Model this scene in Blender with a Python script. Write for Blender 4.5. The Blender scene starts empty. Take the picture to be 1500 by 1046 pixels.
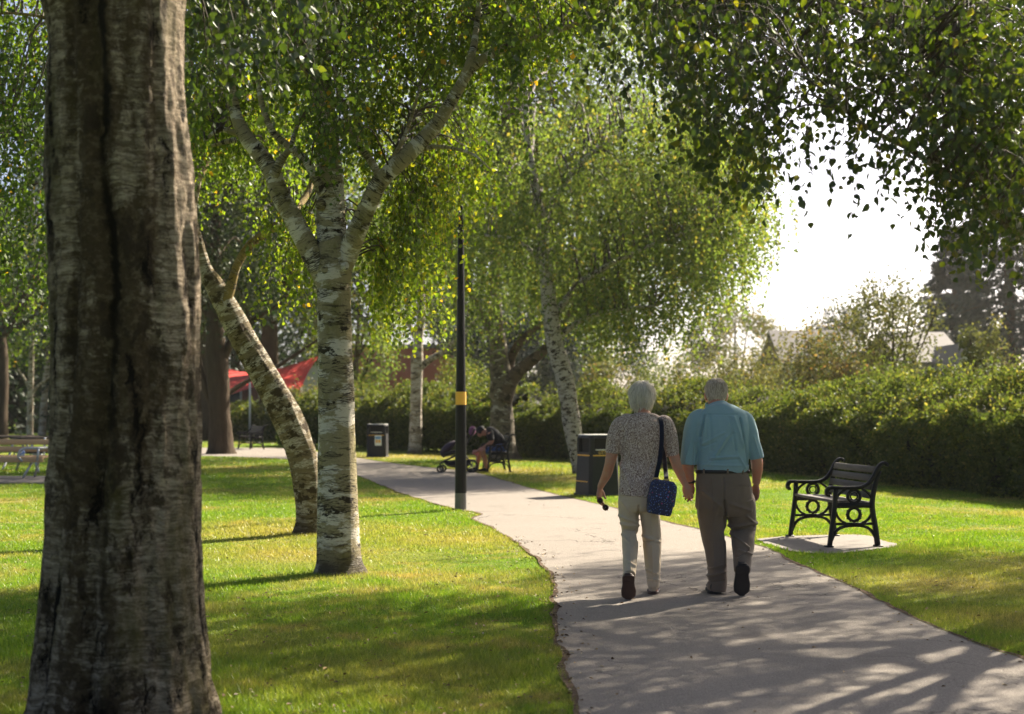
import bpy, math, random
import numpy as np
from mathutils import Vector

SC = bpy.context.scene
R = math.radians
# ---------------------------------------------------------------- camera, world, sun, exposure
CAMZ, FPX = 1.42, 2083.0          # eye height (m); focal length in pixels of the 1500 px wide photograph
cam_d = bpy.data.cameras.new('camera'); cam = bpy.data.objects.new('camera', cam_d)
SC.collection.objects.link(cam); SC.camera = cam
cam.location = (0, 0, CAMZ); cam.rotation_euler = (R(90), 0, 0)
cam_d.sensor_width = 36; cam_d.lens = 50; cam_d.shift_y = 77 / 1500
cam_d.clip_start = 0.1; cam_d.clip_end = 4000
cam_d.dof.use_dof = True; cam_d.dof.focus_distance = 10.9; cam_d.dof.aperture_fstop = 2.5

SUN_AZ, SUN_EL = 42.0, 37.0       # degrees right of the viewing direction; above the horizon
sd = Vector((math.sin(R(SUN_AZ)) * math.cos(R(SUN_EL)), math.cos(R(SUN_AZ)) * math.cos(R(SUN_EL)), math.sin(R(SUN_EL))))
W = bpy.data.worlds.new('World'); SC.world = W; W.use_nodes = True
wn = W.node_tree.nodes; wn.clear()
sky = wn.new('ShaderNodeTexSky'); sky.sky_type = 'NISHITA'; sky.sun_disc = False
sky.sun_elevation = R(SUN_EL); sky.sun_rotation = R(SUN_AZ)
sky.air_density = .45; sky.dust_density = 3.0; sky.ozone_density = .4
bg = wn.new('ShaderNodeBackground'); bg.inputs['Strength'].default_value = 0.066
wo = wn.new('ShaderNodeOutputWorld')
W.node_tree.links.new(sky.outputs[0], bg.inputs[0]); W.node_tree.links.new(bg.outputs[0], wo.inputs[0])
ld = bpy.data.lights.new('sun', 'SUN'); ld.energy = 5.0; ld.angle = R(0.53); ld.color = (1.0, 0.885, 0.71)
sun = bpy.data.objects.new('sun', ld); SC.collection.objects.link(sun)
sun.rotation_euler = sd.to_track_quat('Z', 'Y').to_euler()
SC.view_settings.view_transform = 'Standard'; SC.view_settings.look = 'None'
SC.view_settings.exposure = 1.85; SC.view_settings.gamma = 1.0
SC.cycles.max_bounces = 8; SC.cycles.diffuse_bounces = 4; SC.cycles.transmission_bounces = 5
SC.cycles.use_denoising = True

# ---------------------------------------------------------------- helpers
C = SC.collection
RNG = np.random.default_rng(7)

def P(px, py, D):                 # point seen at a pixel of the photo, at distance D
    return np.array([(px - 750) * D / FPX, D, CAMZ - (py - 600) * D / FPX])
def G(px, py):                    # ground point seen at a pixel
    D = CAMZ * FPX / (py - 600); return np.array([(px - 750) * D / FPX, D, 0.0])

def vhash(i, s):
    h = (i[..., 0] * 73856093) ^ (i[..., 1] * 19349663) ^ (i[..., 2] * 83492791) ^ (s * 2654435761 % 2147483647)
    h = (h ^ (h >> 13)) * 1274126177; h = h ^ (h >> 16)
    return (h & 0xFFFFFF) / float(0xFFFFFF)
def vnoise(p, seed=0):            # value noise in -1..1
    p = np.asarray(p, float); i = np.floor(p).astype(np.int64); f = p - i; u = f * f * (3 - 2 * f); r = 0
    for dx in (0, 1):
        for dy in (0, 1):
            for dz in (0, 1):
                w = (u[..., 0] if dx else 1 - u[..., 0]) * (u[..., 1] if dy else 1 - u[..., 1]) * (u[..., 2] if dz else 1 - u[..., 2])
                r = r + w * vhash(i + np.array([dx, dy, dz]), seed)
    return r * 2 - 1
def fbm(p, seed=0, o=3):
    p = np.asarray(p, float)
    return sum(vnoise(p * 2 ** k, seed + k) * .5 ** k for k in range(o))

def nrm(v):
    v = np.asarray(v, float); return v / (np.linalg.norm(v, axis=-1, keepdims=True) + 1e-12)

class MB:                         # collects verts and faces, builds ONE mesh object
    def __init__(s): s.v = []; s.f = []; s.n = 0; s.bark = []; s.rnd = []; s.mi = []
    def add(s, v, faces, bark=None, rnd=None, mi=0):
        v = np.asarray(v, float).reshape(-1, 3)
        for f in (faces if isinstance(faces, list) else [faces]):
            f = np.asarray(f, np.int64)
            if f.size: s.f.append(f + s.n); s.mi.append(np.full(len(f), mi))
        s.v.append(v); s.n += len(v)
        s.bark.append(v if bark is None else bark)
        s.rnd.append(np.full(len(v), .5) if rnd is None else np.broadcast_to(rnd, (len(v),)))
    def absorb(s, o, mi=1):
        if o is not None and o.n:
            s.f += [f + s.n for f in o.f]; s.mi += [np.full(len(f), mi) for f in o.f]; s.v += o.v; s.bark += o.bark; s.rnd += o.rnd; s.n += o.n
        return s
    def mesh(s, name, smooth=True):
        me = bpy.data.meshes.new(name)
        v = np.concatenate(s.v).astype(np.float32)
        loops = np.concatenate([f.ravel() for f in s.f]).astype(np.int32)
        tot = np.concatenate([np.full(len(f), f.shape[1]) for f in s.f]).astype(np.int32)
        st = np.concatenate([[0], np.cumsum(tot)[:-1]]).astype(np.int32)
        me.vertices.add(len(v)); me.vertices.foreach_set('co', v.ravel())
        me.loops.add(len(loops)); me.loops.foreach_set('vertex_index', loops)
        me.polygons.add(len(tot)); me.polygons.foreach_set('loop_start', st); me.polygons.foreach_set('loop_total', tot)
        me.polygons.foreach_set('use_smooth', np.full(len(tot), smooth))
        me.polygons.foreach_set('material_index', np.concatenate(s.mi).astype(np.int32))
        a = me.attributes.new('bark', 'FLOAT_VECTOR', 'POINT'); a.data.foreach_set('vector', np.concatenate(s.bark).astype(np.float32).ravel())
        a = me.attributes.new('rnd', 'FLOAT', 'POINT'); a.data.foreach_set('value', np.concatenate(s.rnd).astype(np.float32))
        me.update(calc_edges=True); return me
    def build(s, name, mats, parent=None, smooth=True, loc=None):
        me = s.mesh(name, smooth)
        for m in (mats if isinstance(mats, (list, tuple)) else [mats]): me.materials.append(m)
        o = bpy.data.objects.new(name, me); C.objects.link(o)
        if parent is not None: o.parent = parent
        if loc is not None: o.location = loc
        return o

def tag(o, label, cat, group=None):
    o['label'] = label; o['category'] = cat
    if group: o['group'] = group
    return o
def thing(name, label, cat, loc=(0, 0, 0), rz=0, group=None):
    o = bpy.data.objects.new(name, None); C.objects.link(o); o.location = loc; o.rotation_euler = (0, 0, rz)
    o.empty_display_size = .1
    return tag(o, label, cat, group)
def struct(o, kind='structure'): o['kind'] = kind; return o
def dup(root, loc, rz, label):
    r = root.copy(); C.objects.link(r); r.location = loc; r.rotation_euler = (0, 0, rz); r['label'] = label
    for ch in list(root.children):
        c = ch.copy(); C.objects.link(c); c.parent = r
        for g in list(ch.children):
            d = g.copy(); C.objects.link(d); d.parent = c
    return r

def spline(pts, n):               # Catmull-Rom through rows (any number of columns)
    p = np.asarray(pts, float)
    if len(p) == 2: return p[0] + (p[1] - p[0]) * np.linspace(0, 1, n)[:, None]
    q = np.vstack([2 * p[0] - p[1], p, 2 * p[-1] - p[-2]])
    t = np.linspace(0, len(p) - 1, n); i = np.minimum(t.astype(int), len(p) - 2); f = (t - i)[:, None]
    a, b, c, d = q[i], q[i + 1], q[i + 2], q[i + 3]
    return .5 * (2 * b + (c - a) * f + (2 * a - 5 * b + 4 * c - d) * f ** 2 + (3 * b - a - 3 * c + d) * f ** 3)

def gridfaces(n, m, closed=True):
    i = np.arange(n - 1)[:, None]; j = np.arange(m if closed else m - 1)[None, :]; k = (j + 1) % m
    return np.stack([i * m + j, i * m + k, (i + 1) * m + k, (i + 1) * m + j], -1).reshape(-1, 4)

def tube(mb, path, ra, rb=None, seg=12, n=None, ref=None, cap=True, nz=0, nzs=(3, 3, 3), seed=0, ex=2.0, rnd=None, mi=0, lobes=None, l0=0.0):
    """sweep an ellipse (superellipse exponent ex) along a smooth path; ref fixes the side axis"""
    path = np.asarray(path, float); ra = np.broadcast_to(np.asarray(ra, float), (len(path),))
    rb = ra if rb is None else np.broadcast_to(np.asarray(rb, float), (len(path),))
    if n is None: n = len(path)
    q = spline(np.column_stack([path, ra, rb]), n) if n != len(path) else np.column_stack([path, ra, rb])
    p, ra, rb = q[:, :3], np.maximum(q[:, 3], 1e-4), np.maximum(q[:, 4], 1e-4)
    t = nrm(np.gradient(p, axis=0)); L = np.concatenate([[0], np.cumsum(np.linalg.norm(np.diff(p, axis=0), axis=1))])
    if ref is not None:
        r0 = np.asarray(ref, float); sdv = nrm(r0 - (t @ r0)[:, None] * t)
    else:
        a = np.array([1., 0, 0]) if abs(t[0][0]) < .9 else np.array([0, 1., 0]); u = nrm(a - t[0] * (a @ t[0])); S = []
        for k in range(len(p)):
            u = nrm(u - t[k] * (u @ t[k])); S.append(u)
        sdv = np.array(S)
    dv = np.cross(t, sdv)
    th = np.linspace(0, 2 * math.pi, seg, endpoint=False); c, s_ = np.cos(th), np.sin(th)
    if ex != 2: c = np.sign(c) * abs(c) ** (2 / ex); s_ = np.sign(s_) * abs(s_) ** (2 / ex)
    rr = np.ones((len(p), seg))
    if lobes is not None: rr = lobes(L[:, None], th[None, :])
    bark = np.stack([np.cos(th)[None] * ra[:, None], np.sin(th)[None] * ra[:, None], np.broadcast_to(L[:, None] + l0, (len(p), seg))], -1)
    if nz:
        rr = rr + nz * fbm(bark * np.asarray(nzs), seed, 3)
    v = p[:, None] + sdv[:, None] * (c[None] * ra[:, None] * rr)[..., None] + dv[:, None] * (s_[None] * rb[:, None] * rr)[..., None]
    v = v.reshape(-1, 3); bark = bark.reshape(-1, 3); f = [gridfaces(len(p), seg)]
    if cap:
        v = np.vstack([v, p[0], p[-1]]); bark = np.vstack([bark, bark[0], bark[-1]]); a = len(v) - 2
        j = np.arange(seg); k = (j + 1) % seg; o = (len(p) - 1) * seg
        f.append(np.stack([np.full(seg, a), k, j], -1)); f.append(np.stack([np.full(seg, a + 1), o + j, o + k], -1))
    mb.add(v, f, bark=bark, rnd=rnd, mi=mi); return p

def box(mb, c, s, rz=0, rx=0, ry=0, bev=0.0, mi=0):   # bevelled box: centre, full size, Euler turn
    s = np.asarray(s, float) / 2; b = min(bev, .45 * s.min() * 2) if bev else 0
    v = []
    for sx in (-1, 1):
        for sy in (-1, 1):
            for sz in (-1, 1): v.append([sx * s[0], sy * s[1], sz * s[2]])
    v = np.array(v)
    if b:
        vs = []
        for k in range(3):
            w = v.copy()
            for a in range(3):
                if a != k: w[:, a] -= np.sign(w[:, a]) * b
            vs.append(w)
        vv = np.vstack(vs); ix = lambda k, sx, sy, sz: k * 8 + sx * 4 + sy * 2 + sz
        q = [[ix(0, s_, 0, 0), ix(0, s_, 1, 0), ix(0, s_, 1, 1), ix(0, s_, 0, 1)] for s_ in (0, 1)]
        q += [[ix(1, 0, s_, 0), ix(1, 1, s_, 0), ix(1, 1, s_, 1), ix(1, 0, s_, 1)] for s_ in (0, 1)]
        q += [[ix(2, 0, 0, s_), ix(2, 1, 0, s_), ix(2, 1, 1, s_), ix(2, 0, 1, s_)] for s_ in (0, 1)]
        tr = []
        for a in (0, 1):
            for d in (0, 1):
                q.append([ix(0, a, d, 0), ix(0, a, d, 1), ix(1, a, d, 1), ix(1, a, d, 0)])
                q.append([ix(0, a, 0, d), ix(0, a, 1, d), ix(2, a, 1, d), ix(2, a, 0, d)])
                q.append([ix(1, 0, a, d), ix(1, 1, a, d), ix(2, 1, a, d), ix(2, 0, a, d)])
                for e in (0, 1): tr.append([ix(0, a, d, e), ix(1, a, d, e), ix(2, a, d, e)])
        f = [np.array(q), np.array(tr)]
        f = [fix_wind(vv, x) for x in f]
    else:
        vv = v; f = [fix_wind(v, np.array([[0, 1, 3, 2], [4, 5, 7, 6], [0, 1, 5, 4], [2, 3, 7, 6], [0, 2, 6, 4], [1, 3, 7, 5]]))]
    mb.add(vv @ rotm(rx, ry, rz).T + np.asarray(c, float), f, mi=mi)
def fix_wind(v, f):               # convex about the origin: make faces point outward
    a, b, c = v[f[:, 0]], v[f[:, 1]], v[f[:, 2]]
    bad = np.einsum('ij,ij->i', np.cross(b - a, c - a), v[f].mean(1)) < 0
    f = f.copy(); f[bad] = f[bad][:, ::-1]; return f
def rotm(rx, ry, rz):
    cx, sx, cy, sy, cz, sz = math.cos(rx), math.sin(rx), math.cos(ry), math.sin(ry), math.cos(rz), math.sin(rz)
    return np.array([[cz, -sz, 0], [sz, cz, 0], [0, 0, 1]]) @ np.array([[cy, 0, sy], [0, 1, 0], [-sy, 0, cy]]) @ np.array([[1, 0, 0], [0, cx, -sx], [0, sx, cx]])

def ribbon(mb, pts, w, thick, to3, n=None, closed=False, mi=0):
    """bar of rectangular section along a 2D path, extruded +-thick/2; to3(u, z, x) maps to 3D"""
    p = np.asarray(pts, float)
    if n: p = spline(p, n)
    t = nrm(np.roll(p, -1, 0) - np.roll(p, 1, 0)) if closed else nrm(np.gradient(p, axis=0))
    nv = np.column_stack([-t[:, 1], t[:, 0]]); w = np.broadcast_to(w, (len(p),))[:, None] / 2
    a, b = p + nv * w, p - nv * w; h = thick / 2
    ring = np.stack([to3(a, h), to3(b, h), to3(b, -h), to3(a, -h)], 1).reshape(-1, 3); m = len(p)
    f = [gridfaces(m, 4)]
    if closed:
        j = np.arange(4); k = (j + 1) % 4; o = (m - 1) * 4; f.append(np.stack([o + j, o + k, k, j], -1))
    else: f.append(np.array([[3, 2, 1, 0], [m * 4 - 4, m * 4 - 3, m * 4 - 2, m * 4 - 1]]))
    mb.add(ring, f, mi=mi)
def circ(c, r, n=24):
    a = np.linspace(0, 2 * math.pi, n, endpoint=False); return np.column_stack([c[0] + r * np.cos(a), c[1] + r * np.sin(a)])

def ellipsoid(mb, c, r, seg=20, rings=14, rot=None, rnd=None):
    th = np.linspace(0, math.pi, rings)[1:-1]; ph = np.linspace(0, 2 * math.pi, seg, endpoint=False)
    v = np.stack([np.sin(th)[:, None] * np.cos(ph), np.sin(th)[:, None] * np.sin(ph), np.broadcast_to(np.cos(th)[:, None], (len(th), seg))], -1).reshape(-1, 3)
    v = np.vstack([v, [0, 0, 1], [0, 0, -1]]) * np.asarray(r); m = len(th)
    j = np.arange(seg); k = (j + 1) % seg; o = (m - 1) * seg
    f = [gridfaces(m, seg)[:, ::-1], np.stack([np.full(seg, m * seg), j, k], -1), np.stack([np.full(seg, m * seg + 1), o + k, o + j], -1)]
    if rot is not None: v = v @ rot.T
    mb.add(v + np.asarray(c), f, rnd=rnd)

def remesh(mb, voxel, smooth=4):  # fuse overlapping closed pieces into one continuous skin; returns verts, quads
    me = mb.mesh('tmp'); o = bpy.data.objects.new('tmp', me); C.objects.link(o)
    m = o.modifiers.new('r', 'REMESH'); m.mode = 'VOXEL'; m.voxel_size = voxel
    if smooth:
        s = o.modifiers.new('s', 'SMOOTH'); s.factor = .5; s.iterations = smooth
    dg = bpy.context.evaluated_depsgraph_get(); e = o.evaluated_get(dg); em = e.to_mesh()
    v = np.empty(len(em.vertices) * 3, np.float32); em.vertices.foreach_get('co', v)
    lt = np.empty(len(em.polygons), np.int32); em.polygons.foreach_get('loop_total', lt)
    li = np.empty(len(em.loops), np.int32); em.loops.foreach_get('vertex_index', li)
    ls = np.empty(len(em.polygons), np.int32); em.polygons.foreach_get('loop_start', ls)
    fs = [li[ls[lt == k][:, None] + np.arange(k)] for k in (3, 4) if (lt == k).any()]
    e.to_mesh_clear(); bpy.data.objects.remove(o); bpy.data.meshes.remove(me)
    return v.reshape(-1, 3).astype(float), fs
def vnormals(v, fs):
    nn = np.zeros_like(v)
    for f in fs:
        fn = np.cross(v[f[:, 2]] - v[f[:, 0]], v[f[:, -1]] - v[f[:, 1]])
        for k in range(f.shape[1]): np.add.at(nn, f[:, k], fn)
    return nrm(nn)
def segdist(v, a, b):
    a, b = np.asarray(a, float), np.asarray(b, float); d = b - a
    t = np.clip(((v - a) @ d) / (d @ d), 0, 1); return np.linalg.norm(v - a - t[:, None] * d, axis=1)

def leaves(mb, p, ax, nv, L, Wd, rnd, near=False, fold=.25):
    """leaf blades at points p: axis ax (stalk to tip), normal nv, length L, width Wd"""
    p = np.asarray(p, float); n = len(p)
    if n == 0: return
    ax = nrm(ax); nv = nrm(nv - np.einsum('ij,ij->i', nv, ax)[:, None] * ax); s = np.cross(ax, nv)
    L = np.broadcast_to(L, (n,))[:, None]; Wd = np.broadcast_to(Wd, (n,))[:, None] / 2
    i = np.arange(n)[:, None]
    if near:
        v = np.stack([p, p + ax * L * .22 + s * Wd * .85 + nv * Wd * fold, p + ax * L * .55 + s * Wd * .9 + nv * Wd * fold, p + ax * L - nv * L * .12,
                      p + ax * L * .55 - s * Wd * .9 + nv * Wd * fold, p + ax * L * .22 - s * Wd * .85 + nv * Wd * fold], 1)
        f = np.vstack([i * 6 + np.array([[0, 1, 2, 3]]), i * 6 + np.array([[0, 3, 4, 5]])]); k = 6
    else:
        v = np.stack([p, p + ax * L * .45 + s * Wd + nv * Wd * fold, p + ax * L, p + ax * L * .45 - s * Wd + nv * Wd * fold], 1)
        f = i * 4 + np.array([[0, 1, 2, 3]]); k = 4
    mb.add(v.reshape(-1, 3), f, rnd=np.repeat(rnd, k))

# ---------------------------------------------------------------- material helpers
class NT:
    def __init__(s, name):
        s.m = bpy.data.materials.new(name); s.m.use_nodes = True; s.t = s.m.node_tree; s.t.nodes.clear()
        s.out = s.t.nodes.new('ShaderNodeOutputMaterial')
    def set(s, sock, v):
        if hasattr(v, 'is_output') or isinstance(v, bpy.types.NodeSocket): s.t.links.new(v, sock)
        elif isinstance(v, (tuple, list)) and sock.type == 'RGBA' and len(v) == 3: sock.default_value = (*v, 1)
        else: sock.default_value = v
    def n(s, typ, props=None, **kw):
        nd = s.t.nodes.new('ShaderNode' + typ)
        for k, v in (props or {}).items(): setattr(nd, k, v)
        for k, v in kw.items():
            s.set(nd.inputs[int(k[1:])] if k[0] == 'i' and k[1:].isdigit() else nd.inputs[k.replace('_', ' ')], v)
        return nd
    def pos(s): return s.n('NewGeometry').outputs['Position']
    def attr(s, name, o='Vector'): return s.n('Attribute', {'attribute_name': name}).outputs[o]
    def scale(s, vec, sc): return s.n('Mapping', i0=vec, Scale=sc).outputs[0]
    def noise(s, vec, scale, detail=3, rough=.55, o='Fac', dist=0): return s.n('TexNoise', Vector=vec, Scale=scale, Detail=detail, Roughness=rough, Distortion=dist).outputs[o]
    def ramp(s, fac, stops, interp='LINEAR'):
        nd = s.n('ValToRGB', Fac=fac); e = nd.color_ramp.elements; nd.color_ramp.interpolation = interp
        while len(e) < len(stops): e.new(.5)
        for k, (p, c) in enumerate(stops): e[k].position = p; e[k].color = (*c, 1) if len(c) == 3 else c
        return nd.outputs[0]
    def step(s, fac, a, b): return s.n('MapRange', {'clamp': True}, Value=fac, i1=a, i2=b).outputs[0]
    def mix(s, fac, a, b, blend='MIX'):
        nd = s.n('Mix', {'data_type': 'RGBA', 'blend_type': blend}); s.set(nd.inputs[0], fac); s.set(nd.inputs[6], a); s.set(nd.inputs[7], b); return nd.outputs[2]
    def math(s, op, a, b=0.0, c=0.0): return s.n('Math', {'operation': op}, i0=a, i1=b, i2=c).outputs[0]
    def bump(s, h, strength=.5, dist=.02): return s.n('Bump', Strength=strength, Distance=dist, Height=h).outputs[0]
    def bsdf(s, col, rough=.6, bump=None, **kw):
        b = s.n('BsdfPrincipled', Base_Color=col, Roughness=rough, **kw)
        if bump is not None: s.set(b.inputs['Normal'], bump)
        s.t.links.new(b.outputs[0], s.out.inputs[0]); return s.m
def plain(name, col, rough=.6, var=.15, scale=12, bump=.1, **kw):   # slightly mottled material
    t = NT(name); ps = t.n('TexCoord').outputs['Object']; nz = t.noise(ps, scale, 4)
    c = t.mix(nz, tuple(max(0, x * (1 - var)) for x in col), tuple(min(1, x * (1 + var)) for x in col))
    return t.bsdf(c, rough, t.bump(t.noise(ps, scale * 6, 3), bump, .01), **kw)
def leaf_mat(name, stops, trans=.45, gloss=.05, tmul=(1.5, 1.55, .7)):
    t = NT(name); r = t.attr('rnd', 'Fac'); c = t.ramp(r, stops)
    d = t.n('BsdfDiffuse', Color=c, Roughness=.4).outputs[0]
    tc = t.mix(1.0, c, (*tmul, 1), 'MULTIPLY')
    tr = t.n('BsdfTranslucent', Color=tc).outputs[0]
    m = t.n('MixShader', i0=trans, i1=d, i2=tr).outputs[0]
    g = t.n('BsdfGlossy', Color=(.9, .95, .9), Roughness=.5).outputs[0]
    m2 = t.n('MixShader', i0=gloss, i1=m, i2=g).outputs[0]
    t.t.links.new(m2, t.out.inputs[0]); return t.m
def bark_mat(name, tan, white, dark, moss, wt=.5, bt=.56, pt_=.58, ms_=.56, k=1.0, bumps=.6, ln_=.55, foot=1.0, zs=1.0, fi=1.0):
    """birch bark: tan skin with peeling white, fine horizontal lenticels, dark bands and rough patches, algae.
    wt, bt, pt_, ms_: noise levels above which white / dark bands / dark patches / moss appear (lower = more)"""
    t = NT(name); b = t.attr('bark')
    wob = t.n('VectorMath', {'operation': 'ADD'}, i0=b, i1=t.n('VectorMath', {'operation': 'SCALE'}, i0=t.noise(b, 5 * k, 4, o='Color'), Scale=.10 / k).outputs[0]).outputs[0]
    N_ = lambda v, x, z, d=4, r=.6: t.noise(t.scale(v, (x * k, x * k, z * k)), 1.0, d, r)
    ln, fine, pt = N_(wob, 5, 60), N_(b, 16, 120, 3), N_(wob, 4.2, 6.5, 7, .68); band, ms, wh, gr = N_(wob, 1.1, 8 * zs, 5), N_(b, 3, 1.8, 5), N_(wob, 2.6 * zs ** .5, 9 * zs, 6, .66), N_(b, 60, 60, 3)
    c = t.mix(gr, tuple(x * .7 for x in tan), tuple(x * 1.25 for x in tan))
    c = t.mix(t.math('MULTIPLY', t.step(ms, ms_, ms_ + .10), .85), c, moss)
    c = t.mix(t.math('MULTIPLY', t.step(wh, wt, wt + .05), t.step(fine, .36 - .14 * (1 - fi), .52 - .14 * (1 - fi))), c, white)
    c = t.mix(t.math('MULTIPLY', t.step(ln, ln_, ln_ + .05), .75), c, tuple(x * 1.6 for x in dark))
    c = t.mix(t.math('MULTIPLY', t.step(band, bt, bt + .04), t.step(fine, .60, .42)), c, tuple(x * 1.2 for x in dark))
    z0 = t.n('SeparateXYZ', i0=b).outputs[2]; bz = t.step(t.math('ADD', z0, t.math('MULTIPLY', pt, .8)), .76, .46); c = t.mix(t.math('MULTIPLY', bz, .85 * foot), c, tuple(x * 1.5 for x in dark))   # corky dark foot
    rough = t.mix(gr, tuple(x * .5 for x in dark), tuple(x * 2.2 for x in dark))
    c = t.mix(t.step(pt, pt_, pt_ + .035), c, rough)
    h = t.math('ADD', t.math('MULTIPLY', ln, .7), t.math('ADD', t.math('MULTIPLY', pt, 1.4), t.math('ADD', fine, t.math('MULTIPLY', gr, .5))))
    return t.bsdf(c, .85, t.bump(h, bumps, .03), Specular_IOR_Level=.2)
def old_bark_mat(name):
    t = NT(name); b = t.attr('bark')
    wob = t.n('VectorMath', {'operation': 'ADD'}, i0=b, i1=t.n('VectorMath', {'operation': 'SCALE'}, i0=t.noise(b, 4, 5, .65, 'Color'), Scale=.16).outputs[0]).outputs[0]
    N_ = lambda v, x, z, d=4, r=.6: t.noise(t.scale(v, (x, x, z)), 1.0, d, r)
    zone, st, fine, pt, ms, gr, fis, sp = N_(wob, 4.6, .8, 6, .66), N_(wob, 5, 48, 5, .7), N_(b, 12, 120, 4, .7), N_(wob, 7, 5, 8, .72), N_(b, 3.0, .7, 4), N_(b, 60, 60, 5, .75), N_(wob, 8, 1.3, 7, .72), N_(b, 20, 26, 4, .75)
    brown = t.mix(gr, (.030, .020, .011), (.150, .105, .058)); brown = t.mix(t.step(sp, .50, .66), brown, (.20, .155, .095))
    pale = t.mix(t.step(st, .38, .62), (.23, .175, .115), (.60, .495, .37)); pale = t.mix(t.math('MULTIPLY', t.step(fine, .50, .62), .65), pale, (.075, .052, .032)); pale = t.mix(t.math('MULTIPLY', t.step(sp, .52, .62), .7), pale, (.10, .075, .045))
    xw = t.math('SUBTRACT', t.n('SeparateXYZ', i0=wob).outputs[0], .08); fl = t.math('MULTIPLY', t.math('SUBTRACT', t.math('ABSOLUTE', xw), .17), .62)   # paler skin on the flanks of the two stems
    c = t.mix(t.step(t.math('ADD', fl, t.math('ADD', t.math('MULTIPLY', zone, .8), t.math('MULTIPLY', st, .2))), .455, .52), brown, pale)
    c = t.mix(t.math('MULTIPLY', t.step(ms, .53, .66), .75), c, t.mix(gr, (.040, .038, .008), (.145, .13, .03)))
    c = t.mix(t.math('MULTIPLY', t.step(pt, .55, .59), .85), c, t.mix(gr, (.014, .009, .005), (.085, .06, .036)))
    crk = t.math('MULTIPLY', t.step(t.math('ABSOLUTE', t.math('ADD', xw, t.math('SUBTRACT', t.math('MULTIPLY', zone, .16), .10))), .030, .010), t.math('MULTIPLY', t.step(t.n('SeparateXYZ', i0=b).outputs[1], 0, -.05), t.step(N_(b, .6, 1.1, 3), .43, .53)))   # the seam between the two stems
    c = t.mix(crk, c, (.014, .010, .006))
    c = t.mix(t.step(fis, .575, .625), c, (.012, .008, .005))
    h = t.math('ADD', t.math('ADD', t.math('MULTIPLY', st, .5), t.math('ADD', gr, sp)), t.math('SUBTRACT', pt, t.math('MULTIPLY', t.step(fis, .55, .64), 1.6)))
    return t.bsdf(c, .9, t.bump(h, 1.0, .05), Specular_IOR_Level=.15)
# ================================================================ the ground
def lawn_color(t):
    ps = t.pos(); a = t.noise(ps, .55, 4, .6); b = t.noise(ps, 3.1, 4, .6); c = t.noise(ps, .16, 2, .5)
    mixv = t.math('ADD', t.math('MULTIPLY', a, .55), t.math('MULTIPLY', b, .45))
    dry = t.step(t.math('ADD', mixv, t.math('MULTIPLY', c, .35)), .64, .83)
    for (x, y, r, amt) in DRY:      # worn, yellowed turf round the trees and along the path
        d = t.n('VectorMath', {'operation': 'DISTANCE'}, i0=ps, i1=(x, y, 0)).outputs['Value']
        w = t.math('MULTIPLY', t.step(t.math('ADD', d, t.math('MULTIPLY', b, r * .9)), r * 1.45, r * .55), amt)
        dry = t.math('MAXIMUM', dry, w)
    return dry, t.math('SUBTRACT', b, .5)
DRY = [(-2.6, 16.6, 2.2, .8), (-2.0, 14.0, 1.8, .8), (-.5, 15.5, 1.8, .75), (-.3, 33, 3.4, .95), (1.6, 29, 2.6, .95), (-3, 43, 4, .95), (-7, 46, 4, .9),
       (3.6, 11.6, 1.6, .85), (4.8, 12.6, 1.6, .7), (3.4, 9.6, 1.0, .8), (-.6, 7.6, 1.2, .55), (-1.6, 8.6, 1.0, .45), (-20, 88, 8, .9), (-14, 50, 4, .5)]
def lawn_mat():
    t = NT('lawn'); dry, b = lawn_color(t); ps = t.pos()
    f = t.noise(ps, 38, 4, .7)
    g = t.mix(f, (.060, .110, .006), (.13, .215, .014)); d = t.mix(f, (.18, .155, .04), (.32, .26, .09))
    c = t.mix(dry, g, d)
    return t.bsdf(c, .9, t.bump(f, .8, .03), Specular_IOR_Level=.1)
def grass_mat():
    t = NT('grass_blade'); dry, b = lawn_color(t); r = t.attr('rnd', 'Fac')
    g = t.ramp(r, [(0, (.075, .145, .007)), (.55, (.150, .260, .014)), (.9, (.25, .34, .03)), (1, (.36, .34, .08))])
    d = t.ramp(r, [(0, (.18, .17, .03)), (.5, (.36, .29, .085)), (1, (.50, .40, .16))])
    c = t.mix(dry, g, d)
    df = t.n('BsdfDiffuse', Color=c).outputs[0]; tr = t.n('BsdfTranslucent', Color=t.mix(1.0, c, (1.35, 1.35, .8, 1), 'MULTIPLY')).outputs[0]
    m = t.n('MixShader', i0=.42, i1=df, i2=tr).outputs[0]
    gl = t.n('BsdfGlossy', Color=(1, 1, 1), Roughness=.45).outputs[0]
    t.t.links.new(t.n('MixShader', i0=.03, i1=m, i2=gl).outputs[0], t.out.inputs[0]); return t.m
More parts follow.
